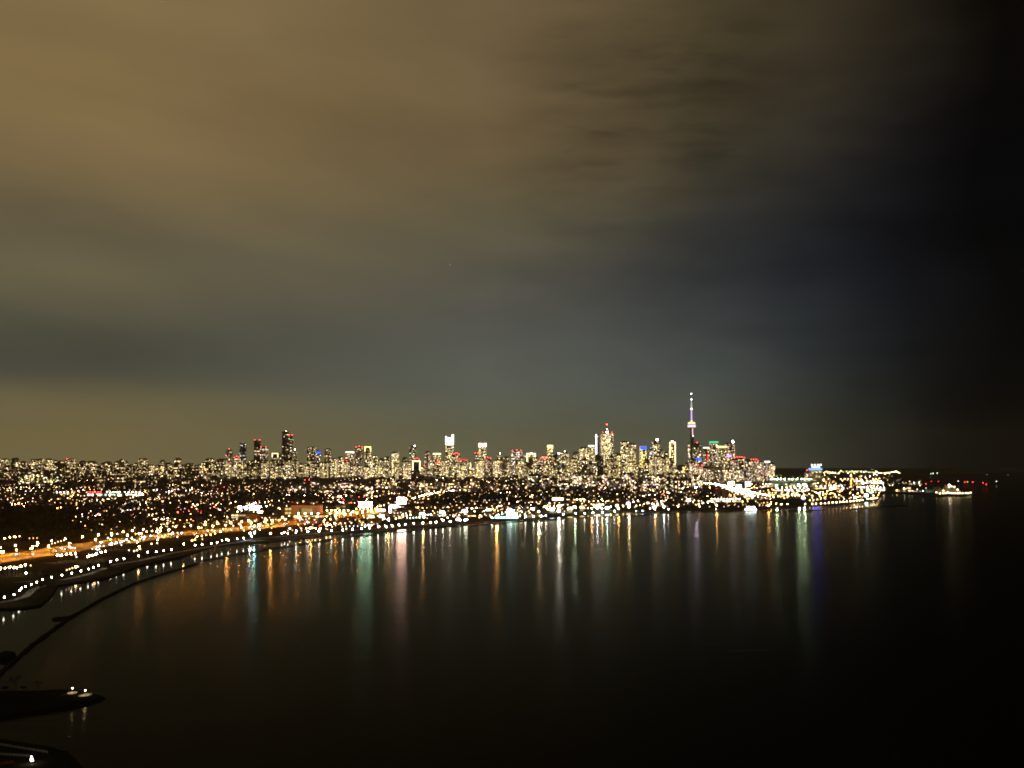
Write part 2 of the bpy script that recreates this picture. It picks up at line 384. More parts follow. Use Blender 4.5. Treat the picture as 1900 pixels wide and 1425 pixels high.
def tower(label, u0, u1, vt, d, lit=.25, pal=('cream', 'cream', 'warm', 'white'), mix=(.5, .34, .16), rot=None, body=None, reds=0, crown=None, sign=None, mast=None,
          frame=None, setback=True, name='skyscraper', group=None, cat='building', spire=None, beacon=None, strip=None):
    rot = U(-.35, .35) if rot is None else rot
    uc = (u0 + u1) / 2; W = (u1 - u0) / F * d
    asp = U(.7, 1.0); wd = W / (abs(math.cos(rot)) + asp * abs(math.sin(rot))); dp = wd * asp
    H = at(uc, vt, d).z - 1.6; P = at(uc, vt, d)
    root = thing(name, label, cat, (P.x, d + dp, 1.6), rot, group)
    body = body or random.choice(BODY)
    b = MB(); roofz = H; ps = U(4, 7)
    has_pent = setback and not crown and H > 40
    if has_pent: roofz = H - ps
    if H > 60:
        b.box(-wd * .62, wd * .62, -dp * .62, dp * .62, 0, 14)
        b.box(-wd / 2, wd / 2, -dp / 2, dp / 2, 14, roofz)
    else: b.box(-wd / 2, wd / 2, -dp / 2, dp / 2, 0, roofz)
    b.build('body', body, root)
    if has_pent:
        b = MB(); b.box(-wd * .3, wd * .3, -dp * .3, dp * .3, roofz, H); b.build('roof_plant_room', DARK, root)
    wb = MB(); windows(wb, wd, dp, 16 if H > 60 else 2, roofz - (crown[1] if crown else 2), lit, pal, mix)
    if wb.f: stuff(wb.build('window', WMATS, root))
    if crown:                                        # glowing top storeys
        c, hh, st = crown[:3]; cb = MB(); cb.box(-wd * .52, wd * .52, -dp * .52, dp * .52, roofz - hh, roofz + .4); 
        cb.build('lit_crown', G(c, st), root)
        if len(crown) > 3:
            cb = MB(); cb.box(wd * .3, wd * .52, -dp * .52, -dp * .1, roofz + .4, roofz + crown[3]); cb.build('lit_crown_horn', G(c, st), root)
            cb = MB(); cb.box(-wd * .52, -wd * .38, -dp * .52, -dp * .1, roofz + .4, roofz + crown[3] * .45); cb.build('lit_crown_horn', G(c, st), root)
    if frame:                                        # outline of light round the top of the facade
        c, st, hh = frame; t = max(2.2, wd * .10); y = -dp / 2 - .9
        for x0, x1, z0, z1 in ((-wd / 2, wd / 2, roofz - t, roofz), (-wd / 2, -wd / 2 + t, roofz - hh, roofz - t), (wd / 2 - t, wd / 2, roofz - hh, roofz - t)):
            fb = MB(); fb.box(x0, x1, y, y + .6, z0, z1); fb.build('light_band', G(c, st), root)
    if strip:
        c, st, x, z0, z1, ww = strip; fb = MB(); fb.box(wd * x - ww / 2, wd * x + ww / 2, -dp / 2 - 1.2, -dp / 2 - .5, H * z0, H * z1); fb.build('light_strip', G(c, st), root)
    if sign:
        c, st, zf, hh, ww = sign[:5]; smp = len(sign) > 5
        sb = MB(); sb.box(-wd * ww / 2, wd * ww / 2, -dp / 2 - 1.6, -dp / 2 - .6, H * zf - hh / 2, H * zf + hh / 2); sb.build('sign', G(c, st, smp), root)
    for i in range(reds):
        x = (-.42 + .84 * (i / max(1, reds - 1))) * wd if reds > 1 else wd * U(-.3, .3)
        rb = MB(); z = H if abs(x) < wd * .3 or not has_pent else roofz
        rb.cyl((x, -dp * .25, z), (x, -dp * .25, z + 2.5), .5, .5, 5, 1); rb.ball((x, -dp * .25, z + 4), 2.0, 0); rb.build('aviation_light', [RED, METAL], root)
    if mast:
        mv, cols = mast; mh = at(uc, mv, d).z - 1.6
        mb = MB(); mb.cyl((0, 0, H), (0, 0, mh), 1.8, .5, 6); mb.build('mast', METAL, root)
        for i, (fz, c, st) in enumerate(cols):
            rb = MB(); rb.ball((0, -1.5, H + (mh - H) * fz), 2.6); rb.build('mast_light', G(c, st), root)
    if beacon:
        c, st, x, r_ = beacon; rb = MB(); rb.ball((x * wd, -dp * .3, H + r_ * .9), r_, k=8); rb.build('roof_light', G(c, st), root)
    return root

W4 = ('cream', 'cream', 'white', 'yellow')
tower('dark block at the left end of the skyline with a few lights', 400, 416, 851, 7400, .12, body=DARK)
tower('beige lit tower left of the red roof lights at the skyline start', 418, 429, 834, 7600, .22, reds=1)
tower('low tower topped with three red lights at the left skyline end', 432, 444, 848, 7300, .3, reds=3)
tower('dark slab tower with few white lights near its flat top', 443, 455, 822, 7900, .05, ('white', 'cool'), (.4, .3, .3), 0.1, DARK, setback=False, beacon=('skyblue', 8, .0, 1.0))
tower('dark tower with red lights on both roof corners left of the pair', 469, 481, 817, 7900, .05, ('warm', 'pink'), rot=.12, body=DARK, reds=2, setback=False)
tower('stepped tower with pinkish roof lights beside the dark corner-lit tower', 481, 495, 829, 7700, .28, ('pink', 'cream', 'white'), reds=2)
tower('dark roofed tower with an arch of light under its top', 503, 518, 839, 7500, .12, body=DARK, frame=('cream', 3.5, 30))
tower('tallest dark tower on the left half of the skyline', 522, 534, 800, 7700, .05, ('warm', 'cream'), rot=.05, body=DARK, setback=False, beacon=('white', 25, .1, 1.6))
tower('tall tower with bright red top light joined to the tallest dark tower', 535, 542, 808, 7760, .12, rot=.08, reds=2, setback=False)
tower('slim tower with one white roof light right of the tallest dark tower', 543, 550, 835, 7500, .2, beacon=('white', 40, 0, 3.2))
tower('broad dark tower with scattered lights left of the blue sign', 568, 585, 829, 7600, .18, body=DARK)
tower('tower carrying a small deep blue sign at its top', 583, 594, 836, 7550, .22, sign=('blue', 2.6, .93, 12, .9))
tower('grey blunt topped tower right of the blue sign tower', 601, 613, 832, 7700, .10, body=PALE)
tower('cluster tower full of cream windows right of the grey tower', 613, 624, 850, 7300, .5, W4)
tower('cream speckled tower two along from the grey blunt tower', 625, 636, 847, 7400, .5, W4)
tower('tower with white roof panel left of the three red lights', 640, 655, 838, 7500, .32, crown=('white', 8, 2.5))
tower('green-grey tower crowned by a row of three red lights', 659, 672, 829, 7700, .18, reds=3, body=PALE)
tower('tower with a bright yellow framed top beside the three red lights', 676, 688, 827, 7700, .3, frame=('yellow', 5, 34))
tower('tower with bright horizontal bars of light below the yellow frame', 686, 699, 845, 7100, .45, W4, (.3, .4, .3))
tower('small tower at the right of the horizontal light bars', 701, 711, 850, 7300, .4)
tower('tower with a white vertical strip of light down its middle', 712, 723, 847, 7200, .3, strip=('white', 8, 0, .15, .7, 5))
tower('bright speckled tower left of the dark gap in mid skyline', 726, 739, 838, 7400, .55, W4, (.35, .4, .25))
tower('tower with glowing ball of light on its upper right corner', 759, 771, 828, 7600, .35, W4, beacon=('white', 35, .35, 3.4))
tower('dark fronted tower with a bright frame of light round it', 761, 779, 855, 6900, .04, body=DARK, frame=('cream', 5, 60), setback=False)
tower('pinkish tower left of the tall white crowned tower', 788, 798, 837, 7500, .35, ('pink', 'cream'))
tower('lower tower with lit flat crown left of the white crowned tower', 803, 817, 841, 7300, .4, crown=('cream', 9, 3))
tower('tall tower with brilliant white two-horned crown in mid skyline', 826, 841, 812, 7600, .38, W4, (.35, .4, .25), .06, crown=('white', 50, 6, 22), setback=False)
tower('tower with red lit roof right of the white horned crown', 841, 853, 842, 7400, .4, ('warm', 'cream', 'pink'), reds=4)
tower('low block with a red band of light right of the horned crown', 849, 867, 852, 7100, .4, crown=('red', 7, 1.3))
tower('tower with a short white crown right of mid skyline', 888, 902, 823, 7600, .45, W4, (.35, .4, .25), .05, crown=('white', 20, 7), reds=2, setback=False)
tower('shoulder tower with a red light left of the short white crown', 881, 888, 840, 7500, .3, reds=2)
tower('block with red roof lights right of the short white crown', 898, 911, 850, 7200, .35, ('pink', 'warm', 'cream'), reds=3)
tower('slim tower with single white top light right of the red roof block', 923, 931, 842, 7400, .4, beacon=('white', 30, 0, 3))
tower('speckled tower between the slim white light and the pink tower', 934, 946, 847, 7300, .45, W4)
tower('broad pinkish white tower with red lights on its roof', 949, 969, 836, 7400, .45, ('pink', 'white', 'white'), (.35, .4, .25), reds=3)
tower('tower with a yellow lit outline right of the pinkish tower', 972, 994, 841, 7300, .15, frame=('cream', 4.5, 55), beacon=('cream', 18, .1, 3), setback=False)
tower('red lit block left of the slim yellow crowned tower', 1000, 1016, 849, 7100, .45, ('pink', 'warm'), reds=5)
tower('slim tower with yellow crown rising alone right of the red block', 1016, 1026, 826, 7500, .5, ('yellow', 'cream'), (.3, .45, .25), .03, crown=('yellow', 16, 4), setback=False)
tower('tower with a round white roof light right of the yellow crown', 1028, 1041, 842, 7300, .4, ('white', 'cool', 'cream'), beacon=('white', 45, .2, 4))
tower('tower with lit white pinnacle left of the downtown mass', 1041, 1056, 838, 7300, .45, W4, beacon=('white', 22, .0, 2.6))
tower('brown tower with sparse lights left of the wide bright downtown block', 1063, 1074, 838, 7200, .35)
tower('wide bright downtown block left of the purple edged tower', 1076, 1092, 829, 7100, .5, W4, (.35, .4, .25))
tower('stepped downtown tower touching the purple lit edge', 1092, 1104, 826, 7000, .5, W4, (.35, .4, .25), crown=('white', 10, 2))
tower('tower with a tall thin lilac line of light up its edge', 1103, 1112, 806, 7300, .06, body=DARK, setback=False, strip=('lilac', 7, 0, .56, 1.0, 7))
tower('tallest downtown office tower, yellow lit, with red mast lights', 1117, 1139, 803, 7200, .55, ('yellow', 'cream', 'cream', 'white'), (.3, .45, .25), .08, beacon=('white', 60, -.05, 5), reds=2,
      mast=(786, ((.45, 'pink', 25), (.95, 'red', 60))), setback=False)
tower('broad lit office tower right of the tallest downtown tower', 1152, 1168, 818, 7100, .5, W4, (.35, .4, .25))
tower('lower twin of the broad office tower beside it', 1166, 1181, 822, 7150, .45, ('cream', 'warm', 'white'))
tower('dim brown tower between the tallest office tower and the broad one', 1140, 1151, 840, 7000, .35)
tower('tower with red top over a blue band and yellow windows', 1188, 1200, 828, 7000, .65, ('yellow', 'yellow', 'cream'), (.25, .45, .3), .04, sign=('blue', 2.6, .95, 22, 1.0), crown=('red', 4, 2.5), setback=False)
tower('slim white lit tower right of the blue banded tower', 1204, 1212, 832, 7000, .4, ('white', 'cool'), beacon=('skyblue', 3, 0, 3))
tower('tower with two big white roof lights left of the cream tower', 1212, 1226, 817, 7100, .45, W4, beacon=('white', 60, .1, 5.5))
tower('dense lit tower in front of the two big roof lights', 1219, 1234, 833, 6700, .45, W4)
tower('cream outlined tower with a slanted crane on its roof', 1243, 1254, 820, 7000, .35, ('cream', 'yellow'), (.3, .4, .3), .04, frame=('cream', 5, 140), mast=(809, ()), beacon=('white', 40, 0, 3.4), setback=False)
tower('shorter cream tower hugging the crane tower on its left', 1234, 1243, 838, 6900, .5, W4)
tower('low block with vivid yellow lights left of the tall communications tower', 1265, 1279, 862, 6300, .7, ('yellow', 'yellow', 'amber') if False else ('yellow',), (.1, .4, .5))
tower('slim lit tower just behind the left edge of the communications tower', 1277, 1281, 821, 7500, .5, ('white', 'cream'), (.2, .4, .4))
tower('dark condominium with red light right of the communications tower', 1288, 1303, 822, 6500, .2, reds=1, body=DARK, sign=('blue', 2.6, .57, 14, .95))
tower('condominium under a green glowing roof sign', 1318, 1336, 819, 6500, .4, ('cream', 'white', 'pink'), crown=('green', 8, 1.2), setback=False)
tower('condominium with yellow roof band right of the green sign', 1334, 1350, 828, 6400, .45, W4, crown=('yellow', 6, 5))
tower('condominium with a white sign at its right roof corner', 1345, 1367, 821, 6400, .35, ('cream', 'pink', 'warm'), beacon=('white', 45, .38, 6), sign=('purple', 2.5, .66, 12, .5))
tower('tower with a red vertical glow left under the green roof sign', 1306, 1318, 830, 6400, .3, ('warm', 'pink', 'cream'), strip=('red', 1.6, .2, .6, .8, 7), crown=('white', 5, 3))
tower('reddish condominium row house end with red roof line, left block', 1364, 1388, 849, 6200, .4, ('warm', 'pink', 'cream'), reds=5)
tower('reddish condominium with red roof line, right block beside the bare mast', 1388, 1413, 854, 6100, .4, ('warm', 'pink', 'cream'), reds=5)
tower('low condominium with a white roof sign at the right skyline end', 1412, 1430, 856, 6100, .35, ('warm', 'pink', 'cream'), crown=('rose', 6, 6))
tower('last small block at the right end of the downtown skyline', 1430, 1439, 859, 6100, .35, ('warm', 'cream'))
def bare_mast(label, u, vt, d, r=1.6):
    P = at(u, vt, d); root = thing('radio_mast', label, 'mast', (P.x, d, 1.6)); b = MB(); b.cyl((0, 0, 0), (0, 0, P.z - 1.6), r * 1.4, r * .7, 6); b.build('pole', PALE, root)
    b = MB(); b.box(-r * 4, r * 4, -r * 4, r * 4, 0, 8); b.build('base_hut', CONC, root)
bare_mast('thin bare mast standing behind the reddish condominiums', 1409, 832, 6300)
bare_mast('thin mast just left of the tall communications tower', 1265, 846, 6600, 1.2)

# filler buildings: what fills the skyline and the districts in front, nothing tells neighbours apart
LM = [(17, 'far left arena'), (210, 'brightest far left shop row'), (330, 'dark park slope'), (408, 'left skyline end'), (449, 'dark flat topped slab'), (528, 'tallest dark tower'), (588, 'blue sign tower'), (665, 'three red lights tower'), (717, 'white strip tower'), (770, 'light framed dark tower'),
      (833, 'white horned tower'), (895, 'short white crown tower'), (959, 'pinkish white tower'), (1021, 'slim yellow crowned tower'), (1049, 'white pinnacle tower'), (1107, 'lilac edged tower'), (1128, 'tallest office tower'), (1160, 'broad office tower'), (1194, 'blue banded tower'),
      (1219, 'two roof lights tower'), (1248, 'crane topped tower'), (1284, 'communications tower'), (1327, 'green roofed condominium'), (1356, 'white corner sign condominium'), (1409, 'bare mast')]
ORD = ['nearest', 'second', 'third', 'fourth', 'fifth', 'sixth', 'seventh', 'eighth', 'ninth', 'tenth', 'eleventh', 'twelfth', 'thirteenth', 'fourteenth', 'fifteenth', 'sixteenth', 'seventeenth', 'eighteenth', 'nineteenth', 'twentieth']
def fill(n, u0, u1, v0, v1, d0, d1, wpx, lit, pal, label, group, name='city_block', mix=(.58, .31, .11), redp=.0, vpow=1.0):
    made = []
    for i in range(n):
        u = u0 + (u1 - u0) * (i + U(.1, .9)) / n; d = U(d0, d1); wv = U(*wpx); v = v0 + (v1 - v0) * (R() ** vpow)
        rd = (random.choice((1, 2, 3)) if R() < redp else 0)
        made.append((u, tower(label, u - wv / 2, u + wv / 2, v, d, lit * U(.3, 1.8), pal, mix, group=group, name=name, reds=rd)))
    near = {}
    for u, o in made:                                # which landmark each block stands beside
        lu, ln = min(LM, key=lambda k: abs(k[0] - u)); near.setdefault((ln, 'left' if u < lu else 'right'), []).append((abs(u - lu), o))
    for (ln, side), l in near.items():
        for k, (q, o) in enumerate(sorted(l, key=lambda z: z[0])): o['label'] = '%s %s to the %s of the %s' % (ORD[min(k, 19)], label, side, ln)
fill(58, 0, 400, 849, 864, 7000, 9500, (7, 15), .19, ('cream', 'white', 'warm', 'yellow', 'warm'), 'far band block', 'far blocks left of the skyline', mix=(.45, .3, .25), redp=.06)
fill(26, 0, 400, 861, 876, 6000, 7500, (8, 18), .13, ('cream', 'warm', 'warm'), 'slab before the far band', 'mid distance slabs on the left')
fill(9, 30, 110, 872, 884, 4700, 5600, (9, 15), .26, ('cream', 'white', 'yellow'), 'tall apartment slab', 'apartment slabs far left', mix=(.4, .3, .3))
fill(34, 402, 700, 848, 866, 6400, 8000, (8, 15), .45, ('cream', 'white', 'yellow', 'warm'), 'plain skyline block', 'plain blocks in the left skyline', redp=.05)
fill(34, 700, 1000, 848, 866, 6400, 8000, (8, 15), .52, ('cream', 'white', 'yellow', 'warm'), 'plain middle skyline block', 'plain blocks in the middle skyline', redp=.1)
fill(46, 1000, 1290, 842, 868, 5900, 7200, (8, 15), .5, ('cream', 'white', 'yellow', 'warm'), 'plain downtown block', 'plain blocks downtown', redp=.06)
fill(26, 1285, 1436, 850, 872, 5500, 6300, (9, 15), .5, ('cream', 'pink', 'warm', 'white'), 'plain condominium block', 'plain condominiums right of the tall tower', redp=.12)
fill(50, 985, 1300, 876, 900, 4300, 5400, (9, 17), .34, ('cream', 'warm', 'white', 'pink'), 'mid rise block below and', 'mid rise blocks before downtown', mix=(.4, .35, .25))
fill(16, 540, 680, 888, 902, 4000, 4700, (9, 20), .22, ('cream', 'warm', 'pink'), 'slope apartment block below and', 'apartment blocks on the dark slope', mix=(.4, .35, .25))
fill(26, 700, 990, 882, 903, 4100, 5000, (8, 17), .26, ('cream', 'warm', 'yellow', 'pink'), 'slope apartment block below and', 'apartment blocks below the middle skyline', mix=(.4, .35, .25))
fill(6, 150, 400, 876, 890, 4400, 5400, (10, 20), .12, ('cream', 'warm'), 'dim slope slab', 'scattered slabs on the left slope')
tower('pale green lit slab on the dark slope below the blue sign', 583, 593, 891, 4300, .5, ('cool', 'cool', 'cream'), (.5, .4, .1), body=PALE)
tower('dim greenish slab at the slope beside the tall brown chimney block', 727, 736, 901, 3900, .02, body=PALE)
tower('narrow dark tower with lit column above the red signs', 714, 719, 894, 3700, .06, body=BRICK)
tower('narrow block with a stack of white windows above the white billboard', 679, 690, 899, 3700, .5, ('white', 'cream'), (.2, .4, .4))
for k, uu in enumerate((1237, 1250, 1262)):
    tower(('left', 'middle', 'right')[k] + ' one of three dark slender towers before the downtown base', uu, uu + 9, 884 + 2 * k, 3600, .16, ('warm', 'white', 'cream'), (.4, .3, .3), body=DARK, rot=.05)

# ------------------------------------------------------------------ tall communications tower
T = at(1284, 847, 6800); root = thing('communications_tower', 'very tall slender concrete tower with glowing ring pod and lilac antenna', 'tower', (T.x, 6800, 1.6))
b = MB(); b.lathe([(26, 0), (20, 25), (16, 70), (13, 140), (10.5, 230), (9, 335)], 24, .28); b.build('shaft', CONC, root, True)
b = MB(); b.lathe([(9, 326), (18, 331), (24, 334)], 32); b.build('pod_underside', CONC, root)
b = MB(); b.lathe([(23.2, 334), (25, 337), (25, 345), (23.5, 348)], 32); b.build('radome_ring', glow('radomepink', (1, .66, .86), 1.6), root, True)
b = MB(); b.lathe([(23.5, 348), (22.6, 348.4), (22.6, 351), (24.5, 351.4)], 32); b.build('pod_groove', DARK, root)
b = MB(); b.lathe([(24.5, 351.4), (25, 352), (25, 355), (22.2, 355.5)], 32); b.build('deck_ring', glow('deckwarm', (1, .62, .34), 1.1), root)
b = MB(); b.lathe([(22.2, 355.5), (22.2, 363), (20, 366), (7, 367)], 32); b.build('observation_windows', G('cream', 1.8), root, True)
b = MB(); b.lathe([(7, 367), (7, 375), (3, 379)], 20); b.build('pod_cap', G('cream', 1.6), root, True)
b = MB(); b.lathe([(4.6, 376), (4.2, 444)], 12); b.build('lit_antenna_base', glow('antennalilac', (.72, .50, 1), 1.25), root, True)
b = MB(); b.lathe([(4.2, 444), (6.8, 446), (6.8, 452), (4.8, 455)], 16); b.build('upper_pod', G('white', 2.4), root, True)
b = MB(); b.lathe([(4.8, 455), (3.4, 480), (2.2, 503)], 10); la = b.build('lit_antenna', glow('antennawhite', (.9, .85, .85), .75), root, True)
b = MB(); b.lathe([(2.0, 503), (.9, 545)], 8); b.build('antenna_tip', PALE, root, True)
for z in (509, 545):
    b = MB(); b.ball((0, -1.5, z), 3.0, k=8, rings=6); b.build('beacon', G('cool', 14), la)
b = MB(); b.box(1.2, 6.2, -13.0, -12.2, 281, 331); b.build('lift_light_strip', glow('stripose', (1, .66, .66), 1.6), root)
b = MB(); b.ball((6.0, -13.5, 279), 3.0); b.build('shaft_light', G('rose', 6), root)

# ------------------------------------------------------------------ stadium and lit halls at right
S = gp(1468, 905); root = thing('stadium', 'brightly lit oval stadium bowl left of the blue crowned tower', 'stadium', (S.x, S.y, 1.6))
b = MB(); b.lathe([(100, 0), (101, 22)], 48, 0, 0, 1, .8); b.build('outer_wall', PALE, root)
b = MB(); b.lathe([(101, 22), (99, 26), (78, 33), (76, 33), (76, 31)], 48, 0, 0, 1, .8); b.build('roof_ring', PALE, root)
b = MB(); b.lathe([(96, 20), (84, 13), (72, 7), (58, 2)], 48, 0, 0, 1, .8); b.build('seating', surf('stadium_seats', (.35, .36, .38)), root)
b = MB(); b.lathe([(58, 1), (2, 1.1)], 48, 0, 0, 1, .8); b.build('pitch', surf('stadium_turf', (.08, .2, .06)), root)
for nm, zz, n_, c_, s_ in (('concourse_window', 6, 40, 'cream', 1.6), ('upper_window', 14.5, 52, 'palegreen', 1.1)):
    for i in range(n_):
        q = 2 * math.pi * (i + .5) / n_
        if math.sin(q) > .25 or R() < .25: continue
        b = MB(); x, y = 102 * math.cos(q), 81.6 * math.sin(q); tx, ty = -math.sin(q) * 4.2, math.cos(q) * 3.4
        b.quad((x - tx, y - ty, zz), (x + tx, y + ty, zz), (x + tx, y + ty, zz + 3.4), (x - tx, y - ty, zz + 3.4)); b.build(nm, G(c_, s_ * random.choice((.5, 1, 3))), root)
for i in range(30):
    q = 2 * math.pi * (i + U(-.2, .2)) / 30; b = MB(); x, y = 92 * math.cos(q), 74 * math.sin(q)
    b.cyl((x, y, 28), (x, y, 37), .7, .7, 5, 1); b.ball((x, y, 39), 1.7); b.build('floodlight', [G('palegreen', random.choice((24, 60)), i % 4 == 0), METAL], root)
def hall(label, u0, u1, vb, hpx, color, st, rows=1, name='exhibition_hall', dim=.5, roof='flat', sample=False, dpx=None, lamps=0, lampc='white', body=None, slit=False, lampst=26):
    """low lit building whose base is seen at row vb: walls, roof, rows of glazing split into bays, roof lamps"""
    P = gp((u0 + u1) / 2, vb, 1.6); d = P.y; wd = (u1 - u0) / F * d; h = hpx / F * d; dp = dpx or min(40, wd * .7)
    root = thing(name, label, 'building', (P.x, d + dp / 2, 1.6))
    b = MB(); b.box(-wd / 2, wd / 2, -dp / 2, dp / 2, 0, h); b.build('wall', body or PALE, root)
    b = MB()
    if roof == 'gable':
        x, y = wd / 2 + .6, dp / 2 + .6
        b.quad((-x, -y, h), (x, -y, h), (x, 0, h + dp * .22), (-x, 0, h + dp * .22)); b.quad((x, y, h), (-x, y, h), (-x, 0, h + dp * .22), (x, 0, h + dp * .22))
        b.tri((-x, -y, h), (-x, 0, h + dp * .22), (-x, y, h)); b.tri((x, y, h), (x, 0, h + dp * .22), (x, -y, h))
    else: b.box(-wd / 2 - .7, wd / 2 + .7, -dp / 2 - .7, dp / 2 + .7, h, h + .9)
    rf = b.build('roof', DARK, root)
    nb = max(2, int(wd / 7))
    for k in range(rows):
        z0 = h * (k + .22) / rows; z1 = h * (k + .78) / rows
        for i in range(nb):
            if R() < .3: continue
            x0 = -wd / 2 + wd * (i + .08) / nb; x1 = -wd / 2 + wd * (i + .92) / nb
            gb = MB(); gb.box(x0, x1, -dp / 2 - .35, -dp / 2 - .05, z0, z1); gb.build('window', G(color, st * .38 * (1 if R() < .6 else .3), sample), root)
    for i in range(lamps):
        x = wd * (-.45 + .9 * (i + .5) / lamps); b = MB(); b.cyl((x, -dp * .45, h), (x, -dp * .45, h + 2.2), .3, .3, 5, 1); b.ball((x, -dp * .45, h + 3.2), 1.5); b.build('roof_lamp', [G(lampc, lampst, True), METAL], rf)
    return root
hall('white lit hall directly left of the stadium', 1412, 1432, 905, 6, 'cream', 6, lamps=3)
hall('long lit hall in front of the stadium', 1436, 1500, 912, 5, 'white', 8, lamps=7)
hall('lower cream hall nearer the shore below the stadium', 1420, 1470, 920, 4, 'yellow', 5, lamps=4, lampc='amber')
hall('bright white hall between the blue crowned tower and the amber tower', 1539, 1566, 909, 6, 'white', 14, lamps=5)
hall('cream hall just right of the blue crowned tower base', 1510, 1537, 908, 4, 'cream', 7, lamps=3)
hall('pale violet lit hall under the bright expressway', 1338, 1350, 903, 6, 'purple', .8, lamps=0)
hall('low hall with violet front beside two white billboards', 1376, 1392, 907, 4, 'purple', 1.6, lamps=0)
hall('white lit hall right of the amber tower', 1588, 1604, 899, 5, 'white', 14, lamps=4)
hall('long white hall behind the harbour lights at right', 1604, 1640, 898, 4, 'white', 9, lamps=5)
hall('greenish lit hall behind the bluish white pavilion', 1594, 1614, 911, 5, 'palegreen', 9, lamps=3)
hall('white hall at the water right of the bluish white pavilion', 1616, 1645, 911, 5, 'white', 12, lamps=4)
hall('cream hall beyond the harbour lights', 1690, 1712, 900, 3.5, 'cream', 9, lamps=2)
hall('warm hall with an upper storey on the right spit', 1666, 1690, 913, 5, 'cream', 7, lamps=1)
hall('upper cream storey hall behind the warm hall on the spit', 1677, 1690, 909, 6, 'cream', 4)
hall('dim long hall on the spit left of the floodlit mound', 1692, 1713, 913, 3, 'white', 1.4)
hall('dim green glazed hall on the spit', 1718, 1734, 914, 5, 'mint', .5, 2)
hall('dark pavilion with one dim window beside the floodlit mound', 1735, 1745, 914, 10, 'cream', .35)
# blue crowned hotel tower
tower('round topped tower with a glowing blue crown and pink lights', 1508, 1528, 869, 5700, .26, ('cream', 'yellow'), (.6, .35, .05), .03, PALE, name='hotel_tower', crown=('skyblue', 10, 1.6), setback=False)
HT = [o for o in bpy.data.objects if o.name.startswith('hotel_tower')][0]
sb = MB(); sb.box(-21, 21, -9, -8, 89, 95); sb.build('blue_sign', glow('crownblue', (.03, .07, 1), 100, True), HT)
for x in (-24, -8, 10, 24):
    sb = MB(); sb.cyl((x, -20, 88), (x, -20, 100), .5, .5, 5, 1); sb.ball((x, -20, 103), 3.0); sb.build('roof_light', [G('pink', 16), METAL], HT)
tower('slim dark block with a red light left of the blue crowned tower', 1496, 1507, 874, 5900, .15, ('cream', 'pink'), reds=1, body=CONC)
# amber lit lattice tower
A = gp(1579, 908); root = thing('observation_mast', 'amber lit lattice mast with red head right of the blue crowned tower', 'tower', (A.x, A.y, 1.6)); d = A.y
hh = at(1579, 884, d).z
b = MB()
for sx in (-1, 1):
    for sy in (-1, 1): b.cyl((sx * 9, sy * 9, 0), (sx * 3, sy * 3, hh * .85), .9, .6, 5)
for k in range(7):
    z0, z1 = hh * .85 * k / 7, hh * .85 * (k + 1) / 7; a0, a1 = 9 - 6 * k / 7, 9 - 6 * (k + 1) / 7
    b.cyl((-a0, -a0, z0), (a1, -a1, z1), .4, .4, 4); b.cyl((a0, -a0, z0), (-a1, -a1, z1), .4, .4, 4)
b.build('lattice', PALE, root)
b = MB(); b.lathe([(3, hh * .85), (8, hh * .88), (8, hh * .96), (3, hh)], 12); b.build('head', surf('rust_red_paint', (.35, .06, .03)), root)
for k, z in enumerate((.2, .42, .64, .8)):
    b = MB(); b.ball((U(-5, 5), -10 + 6 * z, hh * z), 1.7); b.build('lamp', G('amber', 30, True), root)
b = MB(); b.ball((0, -4, hh + 2), 2.2); b.build('top_light', G('warm', 40), root)
# floodlit mound / dome pavilion on the far right spit
M = gp(1768, 918); root = thing('floodlit_mound', 'floodlit rounded mound with a red top light on the right spit', 'building', (M.x, M.y + 30, 1.6)); d = M.y
px = d / F
b = MB()
pts = []
for i in range(13):
    for j in range(7):
        x = (-1 + 2 * i / 12) * 26 * px; y = (-1 + 2 * j / 6) * 30
        q = math.hypot(x / (27 * px), y / 32); pts.append((x, y, max(0, 1 - q ** 1.5) * 15 * px * U(.9, 1.1) + 1))
b.v = pts
for i in range(12):
    for j in range(6):
        a = i * 7 + j; b.f.append((a, a + 7, a + 8, a + 1)); b.mi.append(0)
b.build('mound', surf('pale_rock', (.4, .38, .28), .9, .4, .05), root)
for k, (x, z) in enumerate([(-24, 1), (-18, 1.5), (-13, 2), (-9, 3), (-5, 2), (0, 1.5), (4, 1.5), (9, 1.5), (13, 2), (18, 1.5), (24, 2), (33, 2.5), (28, 1.5), (-30, 3), (-16, 6), (-3, 13), (2, 14), (7, 13), (11, 8)]):
    b = MB(); b.cyl((x * px, -33 + abs(z) * 1.6, 0), (x * px, -33 + abs(z) * 1.6, z * px), .35, .35, 5, 1); b.ball((x * px, -33 + abs(z) * 1.6, z * px + 1.2), 2.0); b.build('floodlight', [G('cream', 14, False), METAL], root)
b = MB(); b.cyl((0, 0, 10 * px), (0, 0, 16 * px), .5, .4, 5, 1); b.ball((0, 0, 16.5 * px), 3); b.build('top_light', [G('rose', 40), METAL], root)

